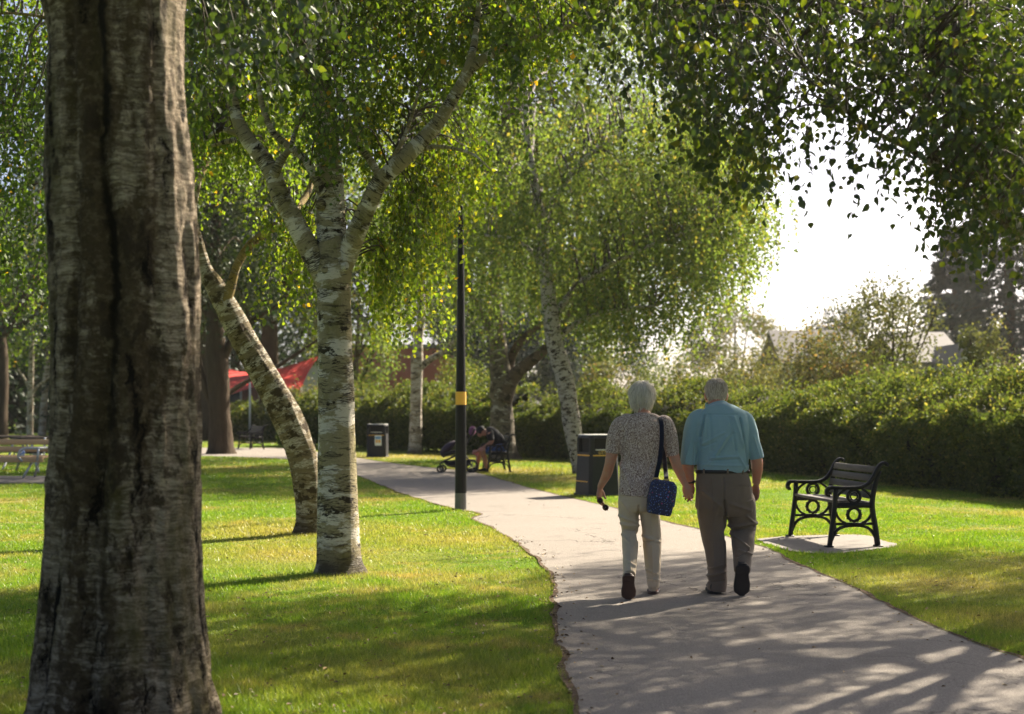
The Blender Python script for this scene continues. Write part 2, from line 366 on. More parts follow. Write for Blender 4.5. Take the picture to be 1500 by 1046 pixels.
def path_mat():
    t = NT('path_tarmac'); ps = t.pos()
    big = t.noise(ps, .8, 4, .6); sp = t.noise(ps, 90, 3, .7); med = t.noise(ps, 7, 5, .6)
    c = t.mix(big, (.180, .158, .133), (.252, .224, .193))
    c = t.mix(t.math('MULTIPLY', t.step(med, .5, .75), .35), c, (.20, .175, .15))
    c = t.mix(t.step(sp, .52, .72), c, (.31, .28, .25)); c = t.mix(t.math('MULTIPLY', t.step(sp, .46, .3), .6), c, (.10, .085, .072))
    wv = t.n('VectorMath', {'operation': 'ADD'}, i0=ps, i1=t.n('VectorMath', {'operation': 'SCALE'}, i0=t.noise(ps, 2.2, 4, o='Color'), Scale=.9).outputs[0]).outputs[0]
    vo = t.n('TexVoronoi', {'feature': 'DISTANCE_TO_EDGE'}, Vector=wv, Scale=.55).outputs['Distance']
    ck = t.math('MULTIPLY', t.step(vo, .007, .002), t.step(t.noise(ps, .5, 2), .47, .6))
    c = t.mix(t.math('MULTIPLY', ck, .8), c, (.05, .04, .03))
    h = t.math('SUBTRACT', t.math('ADD', sp, t.math('MULTIPLY', med, .5)), t.math('MULTIPLY', ck, 2.0))
    ed = t.noise(ps, 1.6, 5, .65); c = t.mix(t.math('MULTIPLY', t.step(ed, .56, .68), .45), c, (.12, .10, .083))   # old patches and stains
    return t.bsdf(c, .88, t.bump(h, .7, .014), Specular_IOR_Level=.25)
def soil_mat():
    t = NT('soil'); ps = t.pos(); a = t.noise(ps, 22, 5, .7)
    c = t.ramp(a, [(.3, (.05, .034, .022)), (.55, (.13, .09, .058)), (.75, (.24, .17, .10))])
    return t.bsdf(c, .95, t.bump(a, 1, .03), Specular_IOR_Level=.1)
M_lawn, M_grass, M_path, M_soil = lawn_mat(), grass_mat(), path_mat(), soil_mat()

mb = MB(); S_ = 1800
mb.add([[-S_, -60, 0], [S_, -60, 0], [S_, 2 * S_, 0], [-S_, 2 * S_, 0]], np.array([[0, 1, 2, 3]]))
struct(mb.build('lawn', M_lawn))

EL = [(890, 1300), (862, 1110), (845, 1046), (826, 985), (816, 930), (813, 885), (808, 850), (785, 818), (748, 790), (716, 772), (694, 761), (706, 754), (690, 750), (663, 745), (591, 724), (523, 697), (478, 682), (420, 673), (290, 668), (60, 664)]
ER = [(2500, 1300), (1800, 1080), (1500, 970), (1440, 950), (1350, 910), (1250, 862), (1180, 832), (1110, 800), (1040, 780), (985, 767), (906, 746), (832, 729), (783, 717), (737, 704), (692, 692), (640, 686), (600, 682), (555, 676), (523, 671), (470, 663), (420, 657), (290, 656), (60, 654)]
def edge(pts, seed):
    g = np.array([G(*q) for q in pts]); d = np.concatenate([[0], np.cumsum(np.linalg.norm(np.diff(g, axis=0), axis=1))])
    q = spline(g, 900); L = np.concatenate([[0], np.cumsum(np.linalg.norm(np.diff(q, axis=0), axis=1))])
    s = np.linspace(0, 1, 700) ** 1.5 * L[-1]
    q = np.column_stack([np.interp(s, L, q[:, k]) for k in range(3)])
    q[:, 0] += .022 * fbm(np.column_stack([s * 2.5, s * 0, s * 0]), seed, 4) * np.minimum(1, 3 / (1 + .05 * s)); return q
eL, eR = edge(EL, 3), edge(ER, 9)
poly = np.vstack([eR, eL[::-1]])[:, :2]
mb = MB(); mb.add(np.column_stack([poly, np.full(len(poly), .008)]), np.arange(len(poly))[None])
struct(mb.build('path', M_path))
# bare soil and leaf litter along both edges of the path
mb = MB(); SOIL = []
for e, sg, wd in ((eL, -1, .05), (eR, 1, .06)):
    t_ = nrm(np.gradient(e, axis=0)); nv = np.column_stack([-t_[:, 1], t_[:, 0], t_[:, 2] * 0]) * (1 if sg < 0 else -1)
    w = wd * (.45 + .55 * fbm(e * 1.7, 21, 3)) * np.clip(2.2 - e[:, 1] / 7, .12, 1.5)
    a, b = e - nv * (.015 + .02 * fbm(e * 2.3, 23, 3))[:, None].clip(.003), e + nv * np.maximum(w, .015)[:, None]; k = len(e); a[:, 2] = b[:, 2] = .012
    i = np.arange(k - 1); f = np.stack([i, i + 1, i + 1 + k, i + k], -1)
    mb.add(np.vstack([a, b]), f if sg < 0 else f[:, ::-1]); SOIL.append(np.vstack([a, b[::-1]])[:, :2])
struct(mb.build('soil_edge', M_soil))
pad_px = [(1104, 791), (1150, 787), (1191, 785.5), (1254, 784.5), (1285, 791), (1311, 800), (1284, 806), (1227, 811.5), (1172, 810.5), (1128, 800)]
pq = np.array([G(*q) for q in pad_px]); pq = spline(np.vstack([pq, pq[:1]]), 120)[:-1]
pq[:, :2] += .03 * np.column_stack([fbm(pq * 3, 5), fbm(pq * 3, 6)]); pq = pq[::-1] if np.sum(np.cross(pq[:, :2], np.roll(pq[:, :2], -1, 0))) < 0 else pq
M_pad = plain('worn_concrete', (.155, .138, .118), .9, .3, 5, .5)
mb = MB(); mb.add(np.column_stack([pq[:, :2], np.full(len(pq), .012)]), np.arange(len(pq))[None]); struct(mb.build('bench_slab', M_pad))
mb = MB(); box(mb, (-10.6, 28.25, .02), (4.2, 2.6, .05), bev=.01); struct(mb.build('picnic_paving', M_pad))

def inside(pt, pl):
    x, y = pt[:, 0], pt[:, 1]; r = np.zeros(len(pt), bool); a = pl; b = np.roll(pl, -1, 0)
    for (x1, y1), (x2, y2) in zip(a, b):
        c = (y1 > y) != (y2 > y)
        if c.any(): r[c] ^= x[c] < (x2 - x1) * (y[c] - y1) / (y2 - y1) + x1
    return r
# short turf: individual blades, thinning with distance
def turf(n, d0, d1, h, w, seed, power=1.25):
    g = np.random.default_rng(seed); u = g.random(n)
    e = 1 - power; y = (d0 ** e + u * (d1 ** e - d0 ** e)) ** (1 / e) if power != 1 else d0 * (d1 / d0) ** u
    x = (g.random(n) * 2 - 1) * (y * .40 + .8); p = np.column_stack([x, y, np.zeros(n)])
    k = ~inside(p, poly) & ~inside(p, pq[:, :2])
    k &= g.random(n) < np.clip((y - d0) / (.28 * d0), 0, 1) if d0 > 6 else True      # the three layers fade into each other
    k &= g.random(n) < np.clip((d1 - y) / (.22 * d1), 0, 1)
    if d0 < 20:
        for so in SOIL: k &= ~(inside(p, so) & (g.random(n) < .86))
    p = p[k]; n = len(p)
    # thin, broken cover at the path edge
    a = g.random(n) * 6.283; lean = g.normal(0, .45, (n, 2)); hh = h * (.55 + .75 * g.random(n)) * (1 + .5 * fbm(p * 1.3, 31, 3)); ww = w * (.6 + .8 * g.random(n))
    s = np.column_stack([np.cos(a), np.sin(a), np.zeros(n)]) * (ww / 2)[:, None]
    tip = p + np.column_stack([lean * hh[:, None], hh]); v = np.stack([p - s, p + s, tip], 1).reshape(-1, 3)
    return v, np.arange(n * 3).reshape(-1, 3), np.repeat(np.clip(g.normal(.5, .24, n), 0, 1), 3)
for nm, args in (('grass', (640000, 5.2, 17, .027, .0048, 1, 1.3)), ('grass', (470000, 12.8, 34, .028, .010, 2, 1.5)), ('grass', (200000, 26, 72, .034, .024, 3, 1.5))):
    v, f, r_ = turf(*args); mb = MB(); mb.add(v, f, rnd=r_); struct(mb.build(nm, M_grass), 'stuff')

# ================================================================ leaf and bark materials
M_birch = leaf_mat('birch_leaf', [(0, (.026, .052, .008)), (.45, (.066, .110, .014)), (.8, (.125, .17, .022)), (.97, (.20, .21, .028)), (1, (.32, .20, .02))], .55, .03, (2.3, 2.25, .7))
M_birch_dark = leaf_mat('shade_leaf', [(0, (.018, .034, .008)), (.6, (.040, .066, .012)), (1, (.09, .11, .02))], .42, .05, (1.9, 1.9, .6))  # darker copy of the birch leaf, canopy shade put into its colour
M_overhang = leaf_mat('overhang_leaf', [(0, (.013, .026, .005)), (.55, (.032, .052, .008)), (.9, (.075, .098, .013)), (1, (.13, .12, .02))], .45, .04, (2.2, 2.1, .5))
M_weep = leaf_mat('weeping_leaf', [(0, (.038, .060, .018)), (.5, (.082, .116, .033)), (.85, (.145, .168, .046)), (1, (.20, .155, .045))], .52, .02, (1.85, 1.95, .8))
M_dark = leaf_mat('evergreen_leaf', [(0, (.012, .026, .016)), (.6, (.026, .048, .024)), (1, (.055, .075, .03))], .25, .04, (1.4, 1.5, .8))
M_blue = leaf_mat('blue_conifer', [(0, (.014, .024, .024)), (.6, (.030, .044, .042)), (1, (.055, .07, .06))], .15, .04, (1.2, 1.2, 1))
M_hedge = leaf_mat('hedge_leaf', [(0, (.022, .038, .009)), (.5, (.050, .076, .017)), (.85, (.100, .122, .030)), (1, (.18, .165, .055))], .46, .025, (2.0, 1.9, .85))
M_scrub = leaf_mat('scrub_leaf', [(0, (.045, .056, .020)), (.5, (.090, .096, .034)), (.85, (.155, .135, .055)), (1, (.24, .14, .06))], .45, .03, (1.4, 1.4, .8))
M_bark_near = old_bark_mat('old_birch_bark')
M_bark = bark_mat('birch_bark', (.33, .28, .165), (.66, .61, .52), (.030, .023, .015), (.20, .18, .065), .50, .53, .575, .54, 1.2, .75, .575, zs=.55, fi=.35)
M_bark_moss = bark_mat('mossy_birch_bark', (.25, .20, .115), (.60, .55, .45), (.050, .036, .018), (.16, .12, .03), .49, .57, .53, .55, 1.5, 1.0, .56)
M_bark_far = bark_mat('far_birch_bark', (.30, .25, .18), (.58, .53, .45), (.045, .035, .025), (.17, .14, .07), .46, .56, .565, .58, .9, .7, .56)
M_bark_grey = bark_mat('grey_birch_bark', (.17, .14, .10), (.46, .42, .35), (.06, .048, .034), (.13, .11, .05), .54, .62, .52, .56, 1.1, .9, .60)
M_bark_speck = bark_mat('speckled_birch_bark', (.40, .35, .27), (.62, .57, .49), (.06, .048, .035), (.20, .17, .10), .43, .64, .525, .62, 1.9, .9, .62)
M_brown_birch = bark_mat('brown_bough_bark', (.14, .10, .065), (.34, .29, .22), (.04, .03, .02), (.12, .10, .04), .60, .60, .54, .56, 1.2, .8)
M_brown = (lambda t: t.bsdf(t.mix(t.noise(t.scale(t.attr('bark'), (9, 9, 1.6)), 1, 6, .7), (.020, .014, .009), (.115, .085, .058)), .92, t.bump(t.noise(t.scale(t.attr('bark'), (11, 11, 1.8)), 1, 6, .7), 1.0, .06), Specular_IOR_Level=.1))(NT('brown_bark'))
M_twig = plain('twig_bark', (.05, .034, .024), .8, .3, 20, .2)
M_olive = bark_mat('olive_limb_bark', (.27, .20, .07), (.48, .42, .30), (.05, .036, .018), (.22, .15, .03), .56, .56, .56, .52, 1.5, .7)
# ================================================================ trees
def limb(mb, px, D, seg=14, n=None, nz=.05, seed=0, base=None, nzs=(3, 3, 3)):
    """px rows: (px, py, width px[, extra depth]); returns path and radii in metres"""
    p = np.array([P(q[0], q[1], D + (q[3] if len(q) > 3 else 0)) for q in px]); r = np.array([q[2] * (D + (q[3] if len(q) > 3 else 0)) / FPX / 2 for q in px])
    n = n or max(12, len(px) * 8); tube(mb, p, r, seg=seg, n=n, nz=nz, seed=seed, nzs=nzs, l0=0 if px[0][1] > 630 else 2.3 + seed * .37)
    return spline(np.column_stack([p, r]), n)
def strands(lb, tb, st, ln, g, spacing=.035, L=.05, Wd=.04, drift=.35, near=False, shift=0., var=.2, tw=.0030, down=1.0, spread=.02):
    """hanging twigs from the points st, set with alternate leaves"""
    T = len(st)
    if T == 0: return
    K = int(np.ceil(ln.max() / spacing)); a = g.random(T) * 6.283; dv = np.column_stack([np.cos(a), np.sin(a), np.zeros(T)]) * (drift * (.3 + g.random(T)))[:, None]
    ph = g.random((T, 2)) * 6.283
    def at(s):                     # s: T x m in 0..1
        l = ln[:, None]; q = st[:, None] + dv[:, None] * (l * (s - .45 * s * s))[..., None]
        q[..., 2] += l * (.10 * np.sin(s * 2.2) - down * s ** 1.25)
        q[..., 0] += .025 * np.sin(s * 7 + ph[:, :1]); q[..., 1] += .025 * np.sin(s * 6 + ph[:, 1:]); return q
    s = (np.arange(K)[None] + g.random((T, K))) * spacing / ln[:, None]; ok = s < 1
    q = at(s) + g.normal(0, spread, (T, K, 3)); q = q[ok]; n = len(q)
    ax = np.column_stack([g.normal(0, .55, (n, 2)), -.75 + g.normal(0, .35, n)]); nv = g.normal(0, 1, (n, 3)) + np.array([0, 0, .35])
    tv = np.repeat(g.normal(0, .09, T)[:, None], K, 1)[ok]
    r = np.clip(.48 + shift + tv + g.normal(0, var, n), 0, .97); r[g.random(n) < .012] = 1.0
    sz = .65 + .6 * g.random(n)
    leaves(lb, q, ax, nv, L * sz, Wd * sz, r, near)
    if tb is not None:
        m = 6; c = at(np.broadcast_to(np.linspace(0, 1, m), (T, m)).copy()); th = np.arange(3) * 2.094
        off = np.column_stack([np.cos(th), np.sin(th), np.zeros(3)])[None, None] * (tw * (1.15 - np.linspace(0, 1, m)))[None, :, None, None]
        v = (c[:, :, None] + off).reshape(-1, 3); f = (np.arange(T)[:, None, None] * m * 3 + gridfaces(m, 3)[None]).reshape(-1, 4); tb.add(v, f)
def inpoly_sample(pl, n, g):
    pl = np.array(pl, float); lo, hi = pl.min(0), pl.max(0); out = []
    while sum(map(len, out)) < n:
        q = lo + g.random((n * 2, 2)) * (hi - lo); out.append(q[inside(q, pl)])
    return np.concatenate(out)[:n]
def branchlets(tb, limbs, ctr, g, r0=.011, sag=.15, maxlen=4):
    """one thin branch from the nearest limb to each clump centre"""
    LP = np.vstack(limbs)
    for c in ctr:
        d = np.linalg.norm(LP[:, :3] - c, axis=1) + np.maximum(0, LP[:, 2] - c[2] - .6) * .3
        k = d.argmin()
        if d[k] > maxlen: continue
        a = LP[k, :3]; mid = (a + c) / 2 + np.array([g.normal(0, .06), g.normal(0, .06), sag * d[k] + .05])
        r = min(r0 * (.6 + d[k] * .5), LP[k, 3] * .7)
        tube(tb, [a, mid, c], [r, r * .65, r * .25], seg=5, n=9, cap=False)
def clump_strands(lb, tb, limbs, ctr, per, rad, g, lr=(.3, .7), twig=True, br=True, **kw):
    T = len(ctr) * per
    st = np.repeat(ctr, per, 0) + g.normal(0, 1, (T, 3)) * rad
    strands(lb, tb if twig else None, st, lr[0] + (lr[1] - lr[0]) * g.random(T), g, **kw)
    if br: branchlets(tb, limbs, ctr, g)
def ellip(n, c, r, g, shell=.5):
    u = nrm(g.normal(0, 1, (n, 3))); return np.asarray(c) + u * (shell + (1 - shell) * g.random(n)[:, None] ** .5) * np.asarray(r)
def finish(t, base, tr, tm, lb, lm, tb=None, bm=None):
    lb.absorb(tb)
    for m_, nm, mt in ((tr, 'trunk', tm), (lb, 'crown', [lm, bm or M_twig])):
        o = m_.build(nm, mt, t); o.location = (-base[0], -base[1], -base[2])
    return t

# ---- the big foreground birch: two fused stems, bark fissures, flare at the foot
g = np.random.default_rng(11); base = np.array([-1.77, 6.3, 0]); t = thing('birch_tree', 'thick old birch with dark fissured trunk closest to the camera', 'tree', base, group='birch trees in the park')
LE = np.array([(1110, 18), (1085, 26), (1046, 38), (1000, 46), (950, 53), (880, 61), (800, 70), (700, 75), (600, 78), (500, 80), (400, 78), (250, 70), (150, 68), (60, 71), (0, 60), (-80, 30)], float)
RE = np.array([(1110, 330), (1085, 326), (1046, 317), (1000, 308), (950, 302), (880, 297), (800, 291), (700, 290), (600, 290), (500, 288), (400, 287), (250, 279), (150, 274), (60, 272), (0, 273), (-80, 282)], float)
D0 = 6.3; ys = LE[:, 0]; cx = (LE[:, 1] + RE[:, 1]) / 2; hw = (RE[:, 1] - LE[:, 1]) / 2
pp = np.array([P(c, y, D0) for c, y in zip(cx, ys)]); rr_ = hw * D0 / FPX * .985
def lob(L, th):                   # th: 0 = right, -90deg = towards the camera; two stems with a groove
    th = (th + math.pi) % (2 * math.pi) - math.pi
    gr = -.17 * np.exp(-((th + 1.62 + .10 * np.sin(L * 2.1)) / .13) ** 2) - .08 * np.exp(-((th + 2.2 + .2 * np.sin(L * 1.3 + 1)) / .10) ** 2) - .06 * np.exp(-((th + .9 + .15 * np.sin(L * 1.7)) / .14) ** 2)
    gr = gr - .10 * np.exp(-((th - 1.4) / .3) ** 2)
    root = .05 * np.exp(-L / .35) * np.sin(th * 5 + 1)
    b = np.stack([np.cos(th) * 2.2 + 0 * L, np.sin(th) * 2.2 + 0 * L, L * 2.2 + 0 * th], -1)
    return 1 + gr + root + .045 * fbm(b * np.array([1.4, 1.4, .6]), 41, 4) + .028 * fbm(b * np.array([5, 5, 3.]), 44, 3)
tr = MB(); tube(tr, pp, rr_, rr_ * .92, seg=160, n=330, ref=(1, 0, 0), lobes=lob)
A_l = [limb(tr, [(110, -40, 120), (60, -110, 95), (-20, -260, 70, .3), (-150, -480, 45, .8), (-280, -700, 25, 1.2)], D0, 24, nz=.08, seed=3),
       limb(tr, [(200, -40, 150), (215, -180, 120), (235, -400, 90, -.3), (250, -700, 60, -.6), (270, -1000, 25, -.6)], D0, 24, nz=.08, seed=4),
       limb(tr, [(250, -120, 60), (330, -220, 45, .8), (430, -300, 30, 1.8), (520, -340, 14, 2.8)], D0, 14, nz=.06, seed=5)]
lb, tb = MB(), MB()
q = inpoly_sample([(285, -60), (500, -60), (470, 20), (400, 75), (330, 60), (290, 100)], 26, g); ctr = np.array([P(a, b, 7.4 + 2.0 * g.random()) for a, b in q])
clump_strands(lb, tb, A_l, ctr, 6, np.array([.16, .2, .10]), g, (.2, .5), near=True, L=.052, Wd=.04, shift=-.1)  # leaf tint lowered as well, standing in for shade from another crown
ctr = ellip(120, (-1.6, 7.2, 6.4), (3.0, 2.8, 1.6), g, .2); clump_strands(lb, tb, A_l, ctr, 7, .35, g, (.4, 1.0), L=.06, Wd=.05, spacing=.05, twig=False)
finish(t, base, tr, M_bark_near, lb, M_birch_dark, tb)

# ---- the middle birch that forks in three
g = np.random.default_rng(12); D1 = 12.35; base = np.array([*G(498, 841)[:2], 0]); t = thing('birch_tree', 'upright birch with white banded trunk forking into three limbs', 'tree', base, group='birch trees in the park')
tr = MB(); X = []
def foot(L, th): return 1 + .10 * np.exp(-L / .12) * np.sin(th * 4 + .6) + .02 * fbm(np.stack([np.cos(th) * 2 + 0 * L, np.sin(th) * 2 + 0 * L, L * 3 + 0 * th], -1), 5, 3) + .012 * fbm(np.stack([np.cos(th) * 9 + 0 * L, np.sin(th) * 9 + 0 * L, L * 14 + 0 * th], -1), 6, 2)
pts = [(498, 848, 84), (498, 841, 78), (497, 825, 67), (496, 800, 63), (495, 750, 60), (494, 680, 56), (493, 600, 53), (491, 500, 50), (489, 430, 50), (488, 395, 54), (487, 365, 46), (485, 320, 42), (484, 270, 39), (479, 200, 34), (472, 130, 30), (467, 60, 27), (462, -20, 24), (458, -150, 18), (455, -320, 8)]
p_ = np.array([P(a, b, D1) for a, b, w in pts]); r_ = np.array([w * D1 / FPX / 2 for *_, w in pts]); tube(tr, p_, r_, seg=48, n=240, lobes=foot); X.append(spline(np.column_stack([p_, r_]), 120)[40:])
X.append(limb(tr, [(492, 452, 22, .10), (479, 415, 32, .10), (466, 388, 33, .08), (448, 355, 31, .05), (428, 318, 29, .02), (410, 285, 28), (398, 252, 26), (380, 225, 24), (362, 203, 22), (346, 170, 18), (337, 120, 15), (340, 60, 13), (345, -20, 10), (340, -120, 5)], D1 - .1, 24, nz=.05, seed=6))
X.append(limb(tr, [(489, 430, 20, .25), (500, 398, 28, .25), (511, 368, 30, .2), (522, 340, 29, .12), (540, 300, 27, .05), (558, 265, 26), (598, 226, 23), (640, 181, 20), (672, 130, 17), (695, 95, 15), (745, 68, 11), (800, 50, 8), (868, 26, 6), (930, -10, 3)], D1 - .25, 24, nz=.06, seed=7))
X.append(limb(tr, [(676, 122, 13), (690, 85, 12), (698, 40, 9, .2), (705, -40, 5, .3)], D1 - .25, 12, seed=8))
for k, pl in enumerate([[(474, 285, 15), (462, 262, 13), (445, 232, 12), (420, 212, 11), (398, 190, 10), (383, 150, 8), (375, 100, 5)], [(556, 262, 12), (545, 238, 10), (528, 215, 9), (508, 172, 7), (496, 140, 6), (490, 80, 4)],
                        [(566, 248, 9), (590, 205, 6), (606, 160, 5), (618, 115, 3)], [(400, 258, 16), (412, 235, 12), (425, 215, 8), (440, 170, 5)], [(346, 205, 9), (330, 208, 7), (310, 214, 4)], [(362, 200, 10), (345, 195, 9), (322, 190, 7), (300, 205, 4)],
                        [(470, 140, 12), (440, 90, 9, -.5), (400, 40, 6, -1), (360, 10, 3, -1.4)], [(468, 90, 10), (520, 40, 8, .4), (600, 0, 5, .9), (660, -20, 3, 1.2)], [(600, 225, 9), (640, 215, 6, -.3), (690, 225, 4, -.7), (720, 250, 2, -1)]]):
    X.append(limb(tr, pl, D1 - .2 + .1 * (k % 3), 10, seed=20 + k))
for a, b, w in ((470, 300, 16), (505, 390, 13), (478, 395, 15), (558, 268, 12), (648, 172, 10), (404, 268, 10)):   # knots of dark bark
    c = P(a, b, D1 - .13); r0 = w * D1 / FPX / 2; ellipsoid(tr, c, (r0, r0 * .8, r0 * 1.1), 10, 8)
lb, tb = MB(), MB()
def region(pl, n, per, d0, d1, rad, lr, **kw):
    q = inpoly_sample(pl, n, g); ctr = np.array([P(a, b, d0 + (d1 - d0) * g.random()) for a, b in q])
    clump_strands(lb, tb, X, ctr, per, np.array(rad), g, lr, **kw)
region([(282, -60), (640, -60), (560, 60), (470, 120), (380, 130), (300, 170), (282, 150)], 105, 6, 12.0, 14.4, (.13, .25, .08), (.3, .8), spread=.014, near=True, L=.048, Wd=.038)
region([(560, -60), (770, -60), (735, 60), (690, 140), (640, 120), (570, 90)], 70, 6, 12.4, 14.4, (.13, .25, .08), (.3, .9), spread=.014, near=True, L=.048, Wd=.038)
region([(590, 225), (645, 190), (640, 290), (590, 330), (560, 330)], 30, 6, 12.5, 14.2, (.08, .2, .07), (.5, 1.65), spread=.014, near=True, L=.045, Wd=.036, shift=.14)
region([(640, 190), (690, 160), (722, 230), (690, 260), (645, 270)], 18, 6, 12.5, 14.2, (.09, .2, .07), (.3, .75), spread=.014, near=True, L=.045, Wd=.036, shift=.14)
region([(510, 120), (600, 110), (590, 200), (530, 240)], 24, 6, 12.7, 14, (.1, .2, .08), (.25, .7), spread=.014, near=True, L=.045, Wd=.036, shift=.1)
region([(385, 280), (460, 300), (455, 350), (425, 350)], 14, 5, 12.6, 14, (.07, .15, .06), (.45, 1.15), spread=.014, near=True, L=.045, Wd=.036, shift=.14)
region([(282, 150), (350, 160), (360, 230), (300, 210)], 12, 6, 12.7, 14.5, (.11, .2, .08), (.2, .5), spread=.014, near=True, L=.045, Wd=.036)
region([(530, 330), (580, 340), (570, 400), (540, 400)], 10, 5, 12.6, 13.6, (.06, .12, .05), (.4, 1.0), spread=.014, near=True, L=.045, Wd=.036, shift=.14)
region([(430, -30), (540, -30), (520, 220), (460, 230), (440, 120)], 46, 6, 11.4, 12.1, (.08, .12, .08), (.15, .4), L=.05, Wd=.04, shift=-.12)      # shoots in front of the stem, shade put into a darker leaf tint
region([(700, -30), (880, -30), (860, 30), (800, 70), (750, 90)], 40, 6, 11.6, 13.4, (.12, .25, .08), (.2, .6), L=.052, Wd=.042)
region([(735, 20), (765, 20), (765, 90), (735, 90)], 4, 4, 11.6, 12, (.04, .1, .05), (.6, 1.0), L=.055, Wd=.042, shift=-.15)
ctr = ellip(250, (-1.2, 12.8, 6.9), (3.4, 2.8, 1.9), g, .2); clump_strands(lb, tb, X, ctr, 7, .35, g, (.4, 1.0), L=.065, Wd=.05, spacing=.05, twig=False)
finish(t, base, tr, M_bark, lb, M_birch, tb)

# ---- the leaning birch behind it
g = np.random.default_rng(13); D2 = 16.2; base = np.array([*G(450, 783)[:2], 0]); t = thing('birch_tree', 'leaning birch with rough mossy trunk tilted to the left', 'tree', base, group='birch trees in the park')
tr = MB(); X = []
def lf(L, th):
    b = np.stack([np.cos(th) * 2.5 + 0 * L, np.sin(th) * 2.5 + 0 * L, L * 3 + 0 * th], -1); return 1 + .07 * fbm(b, 8, 4) + .10 * np.exp(-L / .2) * np.sin(th * 4) - .10 * np.exp(-((th - 5.0 - .2 * np.sin(L * 2)) / .25) ** 2) * np.clip(1.3 - L / 1.2, 0, 1)
pts = [(451, 790, 60), (451, 783, 54), (453, 760, 46), (450, 720, 46), (441, 665, 51), (417, 605, 52), (387, 550, 47), (356, 495, 44), (332, 450, 42), (314, 418, 34), (300, 395, 26), (291, 360, 21), (281, 315, 18), (288, 270, 15), (296, 225, 12), (290, 150, 9), (275, 60, 6), (262, -60, 3)]
p_ = np.array([P(a, b, D2) for a, b, w in pts]); r_ = np.array([w * .84 * D2 / FPX / 2 for *_, w in pts]); tube(tr, p_, r_, seg=56, n=240, lobes=lf); X.append(spline(np.column_stack([p_, r_]), 120)[55:])
fk = MB(); X.append(limb(fk, [(326, 448, 24), (338, 420, 15), (347, 390, 13), (364, 362, 13), (388, 342, 12), (420, 318, 11), (452, 280, 9, .4), (470, 200, 7, .8), (480, 100, 4, 1)], D2 - .05, 14, nz=.07, seed=31))
X.append(limb(fk, [(300, 395, 14), (270, 350, 11, .4), (200, 290, 9, .8), (110, 240, 7, 1), (20, 190, 5, 1), (-60, 170, 3, 1)], D2, 10, seed=32))
X.append(limb(fk, [(296, 225, 9), (230, 130, 8, -.4), (130, 50, 6, -.8), (30, 20, 4, -1), (-60, 30, 3, -1)], D2, 10, seed=33))
X.append(limb(fk, [(288, 270, 9), (340, 170, 7, .6), (420, 60, 5, 1)], D2, 10, seed=34))
lb, tb = MB(), MB()
region([(-90, -40), (90, -40), (90, 300), (60, 370), (20, 370), (-90, 300)], 70, 6, 14.5, 18.5, (.16, .3, .12), (.5, 1.3), spread=.016, shift=-.28,  L=.055, Wd=.045)  # left curtain: lowered leaf tint stands in for shade
region([(265, -40), (460, -40), (460, 130), (420, 280), (390, 270), (320, 200), (265, 260)], 74, 6, 16.4, 18.8, (.15, .3, .12), (.4, 1.1), spread=.016, L=.055, Wd=.045)
region([(90, -60), (280, -60), (280, 200), (90, 250)], 70, 6, 16, 19, (.2, .3, .15), (.3, .9), L=.06, Wd=.05, twig=False)
ctr = ellip(90, (-4.6, 16.6, 7.6), (3.4, 2.6, 2.2), g); clump_strands(lb, tb, X, ctr, 7, .4, g, (.5, 1.1), L=.075, Wd=.06, spacing=.06, twig=False)
fk.build('limb', M_olive, t).location = -base
finish(t, base, tr, M_bark_moss, lb, M_birch, tb)

# ---- the tree on the right whose boughs hang into the picture; its trunk stands beside the path
g = np.random.default_rng(14); base = np.array([6.9, 13.0, 0]); t = thing('birch_tree', 'spreading birch on the right whose leafy boughs overhang the path', 'tree', base, group='birch trees in the park')
tr = MB(); X = []
def wl(pts, seg=14, seed=0):
    p = np.array([q[:3] for q in pts]); r = np.array([q[3] for q in pts]); tube(tr, p, r, seg=seg, n=len(pts) * 8, nz=.06, seed=seed, l0=0 if pts[0][2] < 0 else 2 + seed); X.append(spline(np.column_stack([p, r]), len(pts) * 8))
wl([(6.9, 13, -.05, .30), (6.9, 13, .3, .24), (6.8, 13, 1.6, .21), (6.7, 13.1, 3.2, .18), (6.8, 13.3, 5, .14), (6.7, 13.5, 7, .09), (6.8, 13.7, 9.6, .03)], 28, 1)
c8 = lambda a, b, D, w: (*P(a, b, D), w * D / FPX / 2)
wl([(6.8, 13, 1.7, .10), (5.0, 10.6, 2.1, .065), c8(1570, 395, 8.3, 28), c8(1500, 344, 8, 23), c8(1470, 318, 7.9, 19), c8(1440, 292, 7.8, 13), c8(1410, 270, 7.75, 11), c8(1370, 244, 7.7, 10), c8(1330, 217, 7.6, 9), c8(1292, 199, 7.5, 7), c8(1245, 168, 7.4, 6), c8(1215, 130, 7.3, 4), c8(1180, 100, 7.2, 3)], 12, 2)
wl([(6.8, 13, 2.6, .11), (5.2, 11, 3.0, .07), c8(1550, 270, 8.8, 22), c8(1495, 230, 8.6, 20), c8(1464, 200, 8.5, 15), c8(1410, 130, 8.4, 12), c8(1330, 60, 8.3, 10), c8(1230, 10, 8.2, 8), c8(1100, -20, 8.2, 6), c8(980, 10, 8.2, 3)], 12, 3)
wl([c8(1372, 240, 7.75, 8), c8(1366, 190, 7.7, 7), c8(1352, 130, 7.7, 7), c8(1348, 60, 7.7, 6), c8(1330, -40, 7.7, 5)], 8, 4)
wl([(6.75, 13, 3.6, .12), (5.4, 12.2, 5.2, .05), (3.8, 11.6, 6.2, .025), (2.2, 11, 6.6, .014), (.8, 10.6, 6.6, .006)], 12, 5)
wl([(6.8, 13.2, 4.6, .11), (5.6, 14.4, 6.3, .045), (4, 15.6, 7.6, .02), (2.6, 16.4, 8.2, .008)], 12, 6)
